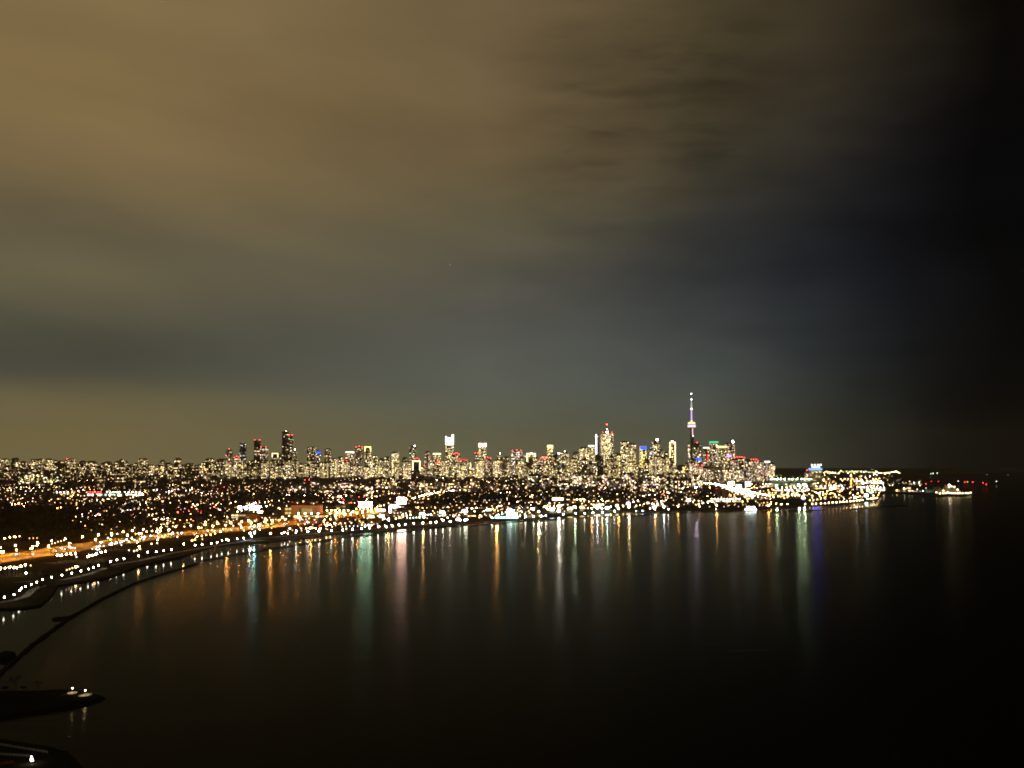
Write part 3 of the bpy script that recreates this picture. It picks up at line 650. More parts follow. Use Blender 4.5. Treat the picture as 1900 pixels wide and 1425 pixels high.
# ------------------------------------------------------------------ shore pavilions, signs, boats
def billboard(label, u, v, wpx, hpx, vb, color, st, sample=True, name='billboard'):
    """lit panel on two posts; (u, v) is the panel's middle, vb the row where its posts meet the ground"""
    g = gp(u, vb, 1.6); d = g.y; wd, h = wpx / F * d, hpx / F * d; z = at(u, v, d).z - 1.6
    root = thing(name, label, 'sign', (g.x, d, 1.6))
    b = MB()
    for s in (-.32, .32): b.box(wd * s - .3, wd * s + .3, .1, .7, 0, z)
    b.build('post', METAL, root)
    b = MB(); b.box(-wd / 2 - .4, wd / 2 + .4, .0, .6, z - h / 2 - .4, z + h / 2 + .4); fr = b.build('frame', METAL, root)
    b = MB(); b.quad((-wd / 2, -.12, z - h / 2), (wd / 2, -.12, z - h / 2), (wd / 2, -.12, z + h / 2), (-wd / 2, -.12, z + h / 2)); b.build('panel', G(color, st, sample), fr)
    return root
billboard('wide bluish white billboard above the teal water streak', 472, 942, 16, 7, 958, 'teal', 70)
billboard('small square white sign left of the wide bluish billboard', 445, 942, 6, 6, 957, 'cool', 14)
billboard('narrow white sign beside the wide bluish billboard', 457, 942, 4, 6, 957, 'cool', 14)
billboard('oval white sign just below right of the bluish billboard', 482, 951, 9, 5, 960, 'cool', 12)
billboard('largest pale green white billboard above the green water streak', 678, 936, 24, 9, 957, 'mint', 62)
billboard('pinkish white billboard standing high above the pink water streak', 745, 929, 16, 11, 955, 'pink', 90)
billboard('flat white sign just below left of the pinkish billboard', 731, 939, 14, 5, 953, 'rose', 16)
billboard('white and red lit sign row left of the flat white sign', 706, 947, 17, 4, 955, 'pink', 14)
billboard('slanted white lit sign among the red lights', 724, 945, 4, 13, 956, 'white', 12)
billboard('small oval white sign below the green billboard', 689, 959, 9, 5, 965, 'cream', 12)
billboard('oval cream sign right of the small oval sign', 708, 957.5, 9, 5, 964, 'cream', 12)
billboard('large white sign at the left of the violet expressway front', 1357, 897, 11, 6, 908, 'rose', 16)
billboard('middle white sign right of the violet expressway front', 1371, 902, 9, 5, 909, 'white', 16)
billboard('square white sign right end above the violet strip', 1388, 898, 9, 7, 909, 'cool', 16)
billboard('white strip sign low on the condominium front', 1350, 874.5, 14, 3.5, 890, 'white', 8, False)
billboard('long white lit roof sign left of mid shore', 1035, 926, 20, 4, 938, 'cream', 9)
RB = surf('red_painted_panel', (.5, .02, .02), .6)
def pavilion(label, u, v, wpx, hpx, vb, color, st, roofk=.7, name='pavilion', sample=True):
    g = gp(u, vb, 1.6); d = g.y; wd, h = .66 * wpx / F * d, .5 * hpx / F * d; dp = wd * .6; z = max(3.0, at(u, v, d).z - 1.6 - h / 2)
    root = thing(name, label, 'building', (g.x, d + dp / 2, 1.6))
    b = MB()
    for sx in (-.45, 0, .45):
        for sy in (-.45, .45): b.box(sx * wd - .3, sx * wd + .3, sy * dp - .3, sy * dp + .3, 0, z)
    b.build('column', METAL, root)
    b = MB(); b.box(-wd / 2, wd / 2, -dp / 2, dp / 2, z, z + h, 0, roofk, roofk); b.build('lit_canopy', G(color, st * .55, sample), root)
    b = MB(); b.box(-wd * .35, wd * .35, -dp * .1, dp * .4, 0, z - .3); b.build('kiosk', PALE, root)
pavilion('white lit canopy left of the dark grassy shore, nearest the pink streak', 783, 953, 16, 7, 962, 'white', 12)
pavilion('white lit canopy second along the dark grassy shore', 820, 950, 16, 7, 960, 'cool', 14)
pavilion('trapezoid white lit canopy third along the dark grassy shore', 862, 948, 18, 7, 958, 'white', 14)
pavilion('white lit canopy left of the teal pavilion', 906, 946, 16, 6, 956, 'palegreen', 14)
pavilion('domed cream pavilion at the water with a bright mirrored glow', 850, 964, 13, 7, 968, 'rose', 16)
pavilion('bright white canopy row right of the teal pavilion', 988, 944, 12, 6, 953, 'white', 14)
pavilion('brilliant white floodlit canopy above the longest white streak', 1024, 945, 15, 8, 952, 'cool', 22)
pavilion('second brilliant white canopy above the longest white streak', 1037, 947, 9, 9, 953, 'white', 34)
pavilion('cream canopy right of the brilliant white pair', 1058, 943, 16, 6, 951, 'cream', 16)
pavilion('yellow white canopy two right of the brilliant pair', 1080, 941, 13, 6, 949, 'yellow', 12)
pavilion('white canopy over the green lit shore lawn, left', 1110, 939, 14, 8, 947, 'white', 16)
pavilion('bluish white peaked canopy over the green lit shore lawn', 1127, 942, 13, 7, 948, 'cool', 16)
pavilion('cream canopy at the right end of the green lit lawn', 1145, 938, 9, 6, 946, 'cream', 14)
pavilion('rose white floodlit canopy right of the shore lawn', 1166, 934, 11, 8, 943, 'rose', 16)
pavilion('bluish white slanting pavilion at the tip of the right quay', 1608, 919, 9, 9, 926, 'cool', 26)
pavilion('small sky blue canopy beside the slanting pavilion', 1617, 914, 7, 5, 924, 'teal', 7)
pavilion('white floodlit cone pavilion left on the right quay', 1491, 922, 9, 11, 929, 'white', 30, .15)
pavilion('brilliant white canopy left of the communications tower base', 1278, 928, 11, 8, 937, 'white', 22)
# teal bathing pavilion
g = gp(940, 962, 1.6); d = g.y; px = d / F
root = thing('bathing_pavilion', 'long teal lit pavilion with a round domed top at the water', 'building', (g.x, d + 12, 1.6))
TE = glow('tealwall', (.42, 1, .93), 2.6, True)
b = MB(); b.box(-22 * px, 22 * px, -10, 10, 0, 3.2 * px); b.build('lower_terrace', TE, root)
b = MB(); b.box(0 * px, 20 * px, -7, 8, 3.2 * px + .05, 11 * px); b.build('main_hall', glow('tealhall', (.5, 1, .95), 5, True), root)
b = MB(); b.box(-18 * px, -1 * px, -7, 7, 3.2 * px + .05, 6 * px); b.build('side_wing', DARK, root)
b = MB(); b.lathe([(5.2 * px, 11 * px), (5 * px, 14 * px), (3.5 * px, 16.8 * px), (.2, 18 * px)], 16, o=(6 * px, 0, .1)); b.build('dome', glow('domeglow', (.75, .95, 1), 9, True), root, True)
b = MB(); b.box(0, 21 * px, -8, 9, 11 * px, 11 * px + 1); b.build('cornice', DARK, root)
for i in range(9):
    b = MB(); b.box((-20 + i * 4.6) * px, (-17.6 + i * 4.6) * px, -10.6, -10.1, .8, 2.4 * px); b.build('arch_light', G('mint', 10, True), root)
# commercial buildings along the expressway
hall('three storey office with rows of cream windows under the bluish billboard', 429, 476, 969, 15, 'cream', 5, 3, 'office_building', body=BRICK)
hall('yellow lit low annex in front of the cream windowed office', 453, 466, 974, 9, 'yellow', 3.5, 2, 'office_building')
hall('tall shed with yellow lit upright windows left of the brown roofed block', 522, 541, 963, 22, 'yellow', 2.2, 3, 'warehouse', body=BRICK)
g0 = hall('brown roofed block with bright cream ground floor by the expressway', 540, 592, 966, 28, 'yellow', 1.0, 1, 'warehouse', body=surf('tan_wall', (.30, .22, .16)))
hall('bright cream shop row in front of the brown roofed block', 545, 598, 968, 12, 'cream', 9, 2, 'shop_row', lamps=4)
hall('yellow shop row right along the expressway', 600, 652, 959, 9, 'yellow', 6, 2, 'shop_row', lamps=6, lampc='yellow')
hall('orange shop row farther right along the expressway', 655, 702, 955, 8, 'yellow', 6, 2, 'shop_row', lamps=6, lampc='amber')
hall('dim cream block behind the yellow shop row', 622, 648, 949, 12, 'warm', 1.0, 2, 'warehouse', body=BRICK)
hall('lit shop row on the far left commercial strip, reddish end', 158, 190, 921, 6, 'pink', 14, 1, 'shop_row', lamps=6, lampc='red')
hall('brightest white shop row of the far left commercial strip', 194, 226, 922, 7, 'palegreen', 16, 1, 'shop_row', lamps=5)
hall('white shop row right of the brightest one on the far left strip', 226, 264, 920, 5, 'white', 14, 1, 'shop_row', lamps=5)
hall('cream shop row left end of the far left commercial strip', 100, 130, 919, 4, 'yellow', 8, 1, 'shop_row', lamps=4)
hall('white lit arena roofed hall at the far left edge', 8, 26, 879, 5, 'white', 14, 1, 'arena', lamps=3)
hall('white peaked floodlit hall right of the arena at far left', 22, 34, 891, 14, 'white', 7, 2, 'arena', lamps=2)
hall('low amber block standing in for ground glow on the dark slope at left', 30, 100, 938, 4, 'amber', 1.2, 1, 'depot', body=BRICK)  # orange glow of lamp-lit ground, made up as a low amber-windowed block
hall('green lit shore lawn house', 1100, 1150, 948.5, 1.2, 'green', .25, 1, 'terrace_building')
hall('cream lit low quay house right of the shore lawn', 1205, 1235, 940, 3, 'yellow', 5, 1, 'quay_house', lamps=3)
hall('bright row of quay shops left of the white boat', 1315, 1378, 932, 4, 'cream', 9, 1, 'quay_house', lamps=10)
hall('brown dim depot under the right expressway', 1328, 1352, 922, 13, 'amber', .10, 1, 'depot', body=BRICK)
# boats
def boat(label, u, v, wpx, color, st, n=5):
    g = gp(u, v); d = g.y; L = wpx / F * d; root = thing('boat', label, 'boat', (g.x, d, 0))
    b = MB(); hw = L * .11
    prof = [(-.5, .75), (-.3, 1), (.25, .95), (.42, .5), (.5, .05)]
    for (a, k), (c, e) in zip(prof, prof[1:]):
        b.quad((a * L, -hw * k, 1.8), (a * L, -hw * k * .7, -.3), (c * L, -hw * e * .7, -.3), (c * L, -hw * e, 1.8 + .8 * (c > .3)))
        b.quad((c * L, hw * e, 1.8 + .8 * (c > .3)), (c * L, hw * e * .7, -.3), (a * L, hw * k * .7, -.3), (a * L, hw * k, 1.8))
        b.quad((a * L, -hw * k, 1.75), (c * L, -hw * e, 1.75), (c * L, hw * e, 1.75), (a * L, hw * k, 1.75))
    b.build('hull', surf('white_hull', (.6, .6, .6)), root)
    b = MB(); b.box(-L * .35, L * .25, -hw * .75, hw * .75, 1.8, 1.8 + L * .09); b.build('deckhouse', PALE, root)
    b = MB(); b.box(-L * .25, L * .12, -hw * .6, hw * .6, 1.8 + L * .09, 1.8 + L * .16); b.build('upper_deck', PALE, root)
    for i in range(n):
        b = MB(); x = L * (-.32 + .55 * i / max(1, n - 1)); b.box(x - L * .045, x + L * .045, -hw * .75 - .2, -hw * .75 - .05, 2.4, 1.6 + L * .08); b.build('cabin_window', G(color, st, True), root)
        b = MB(); b.ball((x * .8, -hw * .4, 2.4 + L * .18), max(.7, L * .02)); b.build('deck_lamp', G(color, st, True), root)
boat('white lit excursion boat moored below the red glow, right of centre shore', 1394, 948, 32, 'cool', 26, 6)
boat('small boat with a mint light near the shore lawn', 1182, 951, 7, 'mint', 40, 1)
boat('small boat with a white light right of the mint lit boat', 1194, 951, 7, 'cool', 30, 1)
boat('small sailing boat with cream light near the left of the long white streak', 1003, 992, 5, 'cream', 24, 1)
boat('tiny boat with a lone bluish light left of the white excursion boat', 1330, 947, 5, 'cool', 40, 1)

# ------------------------------------------------------------------ roads with their lamps
def poly_pts(line, step, z=1.6):
    P = [gp(u, v, z) for u, v in line]; out = []
    for p, q in zip(P, P[1:]):
        n = max(1, int(round((q - p).length / step)))
        out += [p.lerp(q, i / n) for i in range(n)]
    return out + [P[-1]]
def road(name, line, wd, label, zoff=.03, mat=ASPH):
    pts = poly_pts(line, 60); b = MB(); prev = None
    for i, p in enumerate(pts):
        t = (pts[min(i + 1, len(pts) - 1)] - pts[max(0, i - 1)]).normalized(); n = Vector((t.y, -t.x, 0))
        cur = (p + n * wd / 2 + Vector((0, 0, zoff)), p - n * wd / 2 + Vector((0, 0, zoff)))
        if prev:
            q = (prev[0], cur[0], cur[1], prev[1])
            if (q[1] - q[0]).cross(q[3] - q[0]).z < 0: q = q[::-1]
            b.quad(*q)
        prev = cur
    o = b.build(name, mat); o['kind'] = 'structure'; o['label'] = label; return o
HWY = [(-60, 1046), (0, 1036), (60, 1028), (100, 1022), (150, 1014), (210, 1006), (255, 1000), (290, 995), (400, 985), (470, 979), (510, 973.5), (570, 969.5), (620, 964), (655, 960), (705, 956)]
ROADM = surf('worn_concrete_road', (.22, .20, .17), .85, .25, .03)
road('expressway', HWY, 74, 'broad amber lit expressway curving along the left shore', mat=ROADM)
SIDE = [(760, 930), (785, 923), (815, 917), (850, 913)]
road('side_road', SIDE, 16, 'reddish lit street climbing right of the pinkish billboard', mat=ROADM)
EXP1 = [(1296, 899), (1312, 900), (1335, 903), (1352, 908), (1372, 917), (1392, 924), (1402, 927)]
EXP2 = [(1366, 909), (1384, 915), (1404, 920.5), (1432, 926)]
EXP3 = [(1306, 897.5), (1322, 892.5), (1345, 890), (1360, 888)]
road('expressway', EXP1, 26, 'white glaring expressway bend before the right condominiums', mat=ROADM)
road('expressway', EXP2, 22, 'yellow lit expressway lane slanting down to the right quay', .05, ROADM)
road('expressway', EXP3, 26, 'glaring expressway stretch right of the communications tower', .07, ROADM)
PATH1 = [(-40, 1124), (0, 1118), (25, 1113.5), (47, 1107), (60, 1095), (80, 1086)]
PATH2 = [(112, 1076.5), (150, 1069), (173, 1062.5), (195, 1054)]
PATH3 = [(205, 1049), (260, 1040), (320, 1026), (392, 1014), (440, 1006), (470, 1000), (540, 993.5)]
PATH4 = [(540, 993.5), (600, 989), (690, 981.5), (740, 977), (800, 972), (830, 969)]
for p, l in ((PATH1, 'pale lit shore path at the far left'), (PATH2, 'pale lit shore path mirrored below the western lamps'), (PATH3, 'shore path under the white lamps left of the teal streak'), (PATH4, 'shore path under the evenly spaced lamps above the green streak')):
    road('path', p, 7, l, .04, KERB)
road('quay', [(1414, 940), (1480, 938.5), (1530, 937), (1580, 933.5), (1628, 927)], 8, 'reddish lit quay edge with a row of lamps at right', .04, KERB)

# lamps: one mesh pair per kind, shared by every copy
def lamp_meshes(h, r, kind='globe'):
    p = MB(); p.cyl((0, 0, 0), (0, 0, h - .2), .18, .11, 6)
    p.cyl((0, 0, 0), (0, 0, .7), .34, .3, 6)
    if kind == 'arm': p.cyl((0, 0, h - .3), (0, -2.2, h + .2), .09, .08, 5)
    pm = p.mesh('pole', METAL)
    b = MB()
    if kind == 'arm': b.ball((0, -2.2, h + .1), r, k=8, rings=4, sz=.8)
    else: b.ball((0, 0, h + r * .6), r, k=8, rings=5)
    return pm, b
HEADS = {}
def lamp(name, label, group, pos, h, r, color, st, kind='globe', sample=True, cat='lamp'):
    key = (h, r, color, st, kind, sample)
    if key not in HEADS:
        pm, b = lamp_meshes(h, r, kind); HEADS[key] = (pm, b.mesh('lamp_head', G(color, st, sample)))
    pm, hm = HEADS[key]
    root = thing(name, label, cat, pos, 0, group)
    link('pole', pm, root); link('lamp_head', hm, root); return root
def head_at(u, v, h): g = gp(u, v, 1.6 + h); g.z = 1.6; return g
PROM_A = [(8, 1109), (26, 1104), (36, 1096), (40, 1092), (47, 1089), (58, 1085), (68, 1081), (79, 1076), (96, 1072), (115, 1068), (133, 1064), (150, 1060), (164, 1056.5), (173, 1053.5), (183, 1050)]
PROM_B = [(205, 1043), (217, 1039), (230, 1037), (257, 1032), (274, 1025), (290, 1024.5), (304, 1022.5), (318, 1020), (362, 1012), (375, 1011), (392, 1009), (403, 1007), (412, 1004), (424, 1003), (440, 1000.5), (452, 999), (467, 995.5), (523, 990), (528, 988), (534, 990), (549, 989)]
PROM_C = [(571, 987), (592, 986), (615, 985), (636, 984), (654, 982.5), (671, 981), (686, 979.5), (702, 978), (716, 977), (728, 976), (740, 974.5), (752, 973), (768, 972), (784, 971), (799, 970), (809, 969), (822, 966)]
PROM_D = [(835, 968), (862, 966), (866, 965), (913, 961), (975, 959), (990, 958.5), (1005, 958), (1013, 957.5), (1045, 955), (1068, 953), (1085, 953), (1100, 952), (1118, 951), (1140, 949), (1215, 945), (1240, 945)]
PROM_E = [(1430, 935.5), (1440, 935), (1450, 936), (1461, 935.5), (1494, 935.5), (1507, 935.5), (1514, 935.2), (1523, 934.5), (1531, 934), (1538, 933.5), (1545, 932.8), (1552, 932.3), (1559, 931.8), (1565, 931.3), (1571, 930.8), (1578, 930.2), (1584, 929.8), (1590, 929.2), (1595, 928.6), (1600, 928), (1610, 926.5), (1615, 925.6), (1619, 925.2), (1623, 924.8), (1627, 924.2)]
for pts, lab, grp, col, st, h in ((PROM_A, 'white globe lamp on the far left shore path, mirrored in calm water', 'lamps on the far left shore path', 'white', 42, 7.5),
                                  (PROM_B, 'white globe lamp on the shore path above the long breakwater', 'lamps on the shore path above the breakwater', 'white', 46, 7.5),
                                  (PROM_C, 'white globe lamp in the even row above the green streak', 'even row of lamps above the green streak', 'white', 150, 7.5),
                                  (PROM_D, 'white globe lamp at the water edge of the bright mid shore', 'lamps at the bright mid shore edge', 'white', 140, 7.0),
                                  (PROM_E, 'orange white globe lamp on the quay row at right', 'lamps on the right quay row', 'warm', 50, 8.0)):
    for u, v in pts:
        lamp('promenade_lamp', lab, grp, head_at(u, v, h), h, .62 if pts is PROM_A else .72 if pts is PROM_B else .95 if pts is not PROM_E else 1.15, col, st)
# lamps whose strong colour makes the long streaks on the lake
for u, v, h, col, st, r, lab in [
        (421, 1001, 14, 'amber', 260, .8, 'strong amber mast lamp above the orange reflection at left'), (502, 990, 14, 'amber', 520, .8, 'strong amber mast lamp right of the teal streak'),
        (258, 1015, 14, 'amber', 150, .7, 'strong amber mast lamp on the left shore'), (177, 1030, 14, 'amber', 120, .7, 'strong amber mast lamp behind the left shore path'),
        (341, 1010, 13, 'amber', 150, .7, 'strong amber mast lamp behind the left shore trees'),
        (577, 980, 13, 'amber', 500, .8, 'strong amber mast lamp left of the even lamp row'), (721, 965, 13, 'amber', 650, 1.0, 'strong amber mast lamp left of the pink streak'),
        (786, 960, 13, 'amber', 760, 1.0, 'strong amber mast lamp right of the pink streak'), (922, 958, 12, 'amber', 1150, 1.2, 'strong amber mast lamp at the teal pavilion'),
        (1000, 950, 14, 'cream', 900, 1.0, 'strong cream mast lamp left of the brilliant canopies'), (1037, 940, 14, 'white', 2400, 1.3, 'strong white mast lamp making the longest streak'),
        (1067, 941, 14, 'palegreen', 650, 1.1, 'strong greenish mast lamp right of the longest streak'), (1098, 944, 12, 'amber', 420, 1.1, 'strong amber mast lamp left of the shore lawn'),
        (1108, 943, 12, 'cool', 600, 1.1, 'strong bluish mast lamp left on the shore lawn'), (1126, 943, 11, 'mint', 800, 1.1, 'strong mint mast lamp in the shore lawn'),
        (1117, 944, 11, 'amber', 260, 1.1, 'strong amber mast lamp in the shore lawn'), (1148, 944, 12, 'amber', 420, 1.1, 'strong amber mast lamp at the lawn end'),
        (1167, 941, 12, 'cream', 600, 1.2, 'strong cream mast lamp right of the lawn'), (1216, 941, 11, 'amber', 260, 1.2, 'strong amber mast lamp at the quay house'),
        (1232, 941, 11, 'cool', 160, 1.2, 'strong bluish mast lamp at the quay house'), (1258, 940, 11, 'amber', 160, 1.2, 'strong amber mast lamp right of the quay house'),
        (1330, 938, 11, 'amber', 330, 1.2, 'strong amber mast lamp left of the excursion boat'), (1426, 938, 11, 'amber', 230, 1.2, 'strong amber mast lamp right of the excursion boat'),
        (1291, 905, 26, 'lilac', 500, 2.2, 'strong lilac mast lamp at the communications tower foot'), (1492, 900, 42, 'palegreen', 420, 2.4, 'tall greenish floodlight mast right of the stadium'),
        (1482, 901, 40, 'palegreen', 340, 2.4, 'tall greenish floodlight mast behind the stadium, inner'), (1441, 902, 40, 'palegreen', 230, 2.2, 'tall greenish floodlight mast left of the stadium'),
        (1588, 924, 12, 'cool', 70, 1.3, 'strong bluish lamp near the tip of the right quay'), (1765, 915, 12, 'cream', 14, 1.4, 'strong cream lamp before the floodlit mound'),
        (472, 989, 12, 'teal', 300, 1.2, 'strong teal mast lamp left of the two amber streaks'), (464, 990, 11, 'cool', 260, .9, 'strong bluish mast lamp beside the teal one'), (550, 986, 12, 'cool', 150, .8, 'strong bluish mast lamp on the shore left of the even row')]:
    lamp('mast_lamp', lab, 'tall mast lamps along the shore', head_at(u, v, h), h, r, col, st * (1.7 if col == 'amber' else 1.7))
# expressway lamps
k = 0
for line, step, cols, st, lab, grp, sides, hh in ((HWY, 36, ('sodium',), 4200, 'amber lamp along the left shore expressway', 'amber expressway lamps', (-24, 24), 11),
                                          (SIDE, 36, ('amber', 'warm'), 900, 'amber lamp on the reddish climbing street', 'lamps on the climbing street', (9,), 9),
                                          (EXP1, 62, ('white', 'cream', 'warm'), 420, 'lamp on the glaring expressway bend before the right condominiums', 'lamps of the expressway bend', (-8, 8), 10),
                                          (EXP2, 44, ('yellow', 'amber'), 620, 'yellow or amber lamp on the slanting expressway lane', 'lamps of the slanting lane', (0.5,), 10),
                                          (EXP3, 70, ('cream', 'yellow'), 420, 'lamp on the glaring road stretch by the tall tower', 'lamps of the glaring stretch', (-8, 8), 10)):
    P = poly_pts(line, step)
    for i, p in enumerate(P):
        t = (P[min(i + 1, len(P) - 1)] - P[max(0, i - 1)]).normalized(); n = Vector((t.y, -t.x, 0))
        for s in sides:
            if R() < .12: continue
            q = p + n * (s + U(-1, 1)); 
            lamp('expressway_lamp', lab, grp, q, hh, .75 if line in (HWY, SIDE) else 1.0, random.choice(cols), st * random.choice((.5, 1)), 'arm')

# ------------------------------------------------------------------ street lamps over the districts
REG = [(0, 400, 862, 885, 150, 'cwy'), (0, 110, 898, 912, 26, 'wy'), (100, 270, 912, 921, 40, 'wy'), (270, 400, 905, 925, 36, 'cw'), (130, 400, 895, 935, 40, 'cw'),
       (150, 400, 928, 980, 95, 'cwp'), (0, 150, 925, 960, 14, 'ca'), (0, 400, 975, 1002, 34, 'cw'), (0, 260, 1008, 1034, 40, 'wwm'), (0, 70, 1040, 1068, 20, 'wwc'), (70, 200, 1030, 1055, 18, 'wc'),
       (200, 420, 985, 1012, 46, 'wwcc'), (400, 700, 880, 902, 70, 'cwp'), (400, 700, 900, 935, 130, 'cwp'), (400, 700, 935, 965, 80, 'cwyp'), (400, 700, 966, 986, 70, 'wwcp'),
       (700, 1000, 876, 915, 190, 'cwp'), (700, 1000, 915, 935, 34, 'cw'), (700, 1000, 938, 964, 150, 'wwcg'), (1000, 1300, 880, 915, 180, 'cwp'), (1000, 1300, 915, 948, 170, 'wwc'),
       (1300, 1430, 884, 935, 120, 'cwyp'), (1430, 1640, 882, 928, 260, 'cyycwa'), (1590, 1712, 887, 908, 70, 'wwcg'), (1640, 1745, 906, 915, 16, 'wc')]
KEY = dict(c=('cream', 'warm', 'amber'), w=('white', 'cream', 'warm'), y=('yellow', 'amber'), p=('pink', 'red', 'warm'), a=('amber',), g=('palegreen', 'white'), m=('cool', 'white'))
def shore_v(u):
    for (a, b_), (c, d_) in zip(SHORE, SHORE[1:]):
        if a <= u <= c and c > a: return b_ + (d_ - b_) * (u - a) / (c - a)
    return 1000
cand = []
for u0, u1, v0, v1, n, cols in REG:
    i = 0
    n *= .8
    while i < n:
        # short runs of lamps along streets, and single ones
        u, v = U(u0, u1), U(v0, v1); run = random.choice((1, 1, 1, 2, 3, 5)); du = U(5, 11) * random.choice((-1, 1)); dv = -abs(du) * U(0, .35) * (1 if du > 0 else -1)
        c = random.choice(KEY[random.choice(cols)]); st = random.choice((4, 4, 12, 12, 34, 34, 90))
        for k in range(run):
            uu, vv = u + du * k, v + dv * k + U(-.6, .6); i += 1
            if u0 - 5 <= uu <= u1 + 5 and vv < shore_v(uu) - 5: cand.append((uu, vv, c, st))
for k in range(22): cand.append((115 + k * 8 + U(-2, 2), 893 - k * .33 + U(-.5, .5), random.choice(('warm', 'pink', 'cream')), 34))
for k in range(14): cand.append((k * 8 + U(-2, 2), 905 + U(-1, 1), 'cream', 34))
for u0, u1, v0, v1, n in ((0, 400, 868, 935, 330), (130, 700, 900, 985, 420), (700, 1000, 880, 962, 330), (1000, 1430, 884, 945, 420), (1430, 1640, 882, 926, 160)):
    for i in range(n):
        uu, vv = U(u0, u1), U(v0, v1)
        if vv < shore_v(uu) - 6: cand.append((uu, vv, random.choice(('warm', 'amber', 'amber', 'cream', 'warm', 'pink')), random.choice((4, 4, 12))))
cand.sort(key=lambda c: -c[1])
AREA = lambda u, v: ('left districts', 'street lamp in the dark districts at left') if u < 400 else ('left shore districts', 'street lamp between expressway and left skyline') if u < 700 else \
    ('middle shore districts', 'street lamp on the slope behind the middle shore') if u < 1000 else ('downtown shore districts', 'street lamp between downtown and its shore') if u < 1430 else ('right harbour ground', 'street lamp on the bright harbour ground at right')
cand = [(u, v, c, {4: 12, 12: 34, 34: 90, 90: 90}[st]) if 1425 < u < 1645 else (u, v, c, st) for u, v, c, st in cand]
for u, v, c, st in cand[:300]:
    g, l = AREA(u, v)
    lamp('street_lamp', l, 'street lamps of the ' + g, head_at(u, v, 8.5), 8.5, .8, c, st, 'globe', True)
sets = {}
for u, v, c, st in cand[300:]:
    sets.setdefault('x', []).append((u, v, c, st))
slots = [(c, s) for c in ('cream', 'white', 'yellow', 'pink', 'amber', 'palegreen', 'cool', 'warm', 'red') for s in (4, 12, 34, 90)]
b = MB()
for u, v, c, st in sets['x']:
    p = head_at(u, v, 8.5); i = slots.index((c, st)); b.ball((p.x, p.y, 10.2), 1.0, i, 5, 3)
    b.cyl((p.x, p.y, 1.6), (p.x, p.y, 9.4), .16, .1, 4, len(slots), False)
o = b.build('street_lights', [G(c, s) for c, s in slots] + [METAL]); tag(o, 'countless tiny far street lights spread over the city slopes', 'lights', kind='stuff')
# far harbour floodlights
for k in range(52):
    u = 1530 + k * 2.75 + U(-.8, .8); v = 877.0 - (1.5 if 1558 < u < 1612 else 0) + random.gauss(0, 1.2)
    lamp('floodlight_mast', 'floodlight in the far bright row right of the blue crowned tower', 'far bright floodlight row', head_at(u, v, 28), 28, random.choice((1.2, 1.8)), random.choice(('cream', 'cream', 'yellow', 'palegreen')), random.choice((14, 60, 160)), 'globe', False)
for u, v, c, st, lab in [(1618, 870, 'cream', 500, 'tallest floodlight in the far bright row'), (1727, 879.5, 'palegreen', 300, 'left one of two white lights alone on the dark lake horizon'), (1731, 878.5, 'palegreen', 400, 'middle light of the pair on the dark lake horizon'), (1739, 878.5, 'palegreen', 300, 'right one of the white lights alone on the dark horizon'),
        (1688, 893.5, 'warm', 200, 'orange light above the spit left'), (1718, 898, 'red', 260, 'red white light over the dim spit halls'), (1728, 893.5, 'red', 90, 'left one of two faint red lights above the spit'), (1741, 893.5, 'red', 90, 'right one of two faint red lights above the spit'), (1754, 901.5, 'red', 60, 'faint red light left of the floodlit mound'),
        (1778, 893, 'white', 160, 'white light above the floodlit mound'), (1790, 895, 'red', 300, 'first red light right of the mound'), (1795, 894.5, 'amber', 120, 'orange light between two red ones right of the mound'), (1805, 895, 'red', 260, 'red light right of the orange one past the mound'),
        (1824, 896.5, 'red', 220, 'upper one of the last red pair over the lake'), (1830, 899, 'red', 220, 'lower one of the last red pair over the lake'), (1849, 893.5, 'cool', 120, 'last lone white light over the dark lake'), (1831, 881, 'pink', 30, 'faint pale light on the far right horizon'), (1870, 882, 'palegreen', 14, 'faintest light near the right picture edge')]:
    lamp('harbour_light', lab, None, head_at(u, v, 14), 14, 1.6, c, st * .06, 'globe', False)

# ------------------------------------------------------------------ cars on the expressways
CARB = [surf('car_paint_' + n, c, .35) for n, c in (('silver', (.4, .4, .42)), ('black', (.02, .02, .02)), ('blue', (.03, .05, .12)), ('red', (.2, .02, .02)))]
cb = MB(); cb.box(-.9, .9, -2.2, 2.2, .35, .95); CAR_BODY = [cb.mesh('body', m) for m in CARB]
cb = MB(); cb.box(-.8, .8, -1.1, 1.4, .95, 1.5, 0, .8, .7); CAR_CAB = cb.mesh('cabin', GLASS)
cb = MB(); cb.cyl((-.12, 0, 0), (.12, 0, 0), .34, .34, 10); CAR_WH = cb.mesh('wheel', METAL)
cb = MB(); cb.ball((0, 0, 0), .42, k=6, rings=4); CAR_HL = cb.mesh('headlight', G('white', 60)); CAR_TL = cb.mesh('taillight', G('red', 50))
CAR_TL.materials.clear(); CAR_TL = cb.mesh('taillight', G('red', 50))
def car(p, ang, lab, grp):
    root = thing('car', lab, 'car', p, ang, grp)
    link('body', random.choice(CAR_BODY), root); link('cabin', CAR_CAB, root)
    for x in (-.85, .85):
        for y in (-1.4, 1.4): link('wheel', CAR_WH, root, (x, y, .34))
    for x in (-.62, .62): link('headlight', CAR_HL, root, (x, -2.25, .7)); link('taillight', CAR_TL, root, (x, 2.25, .75))
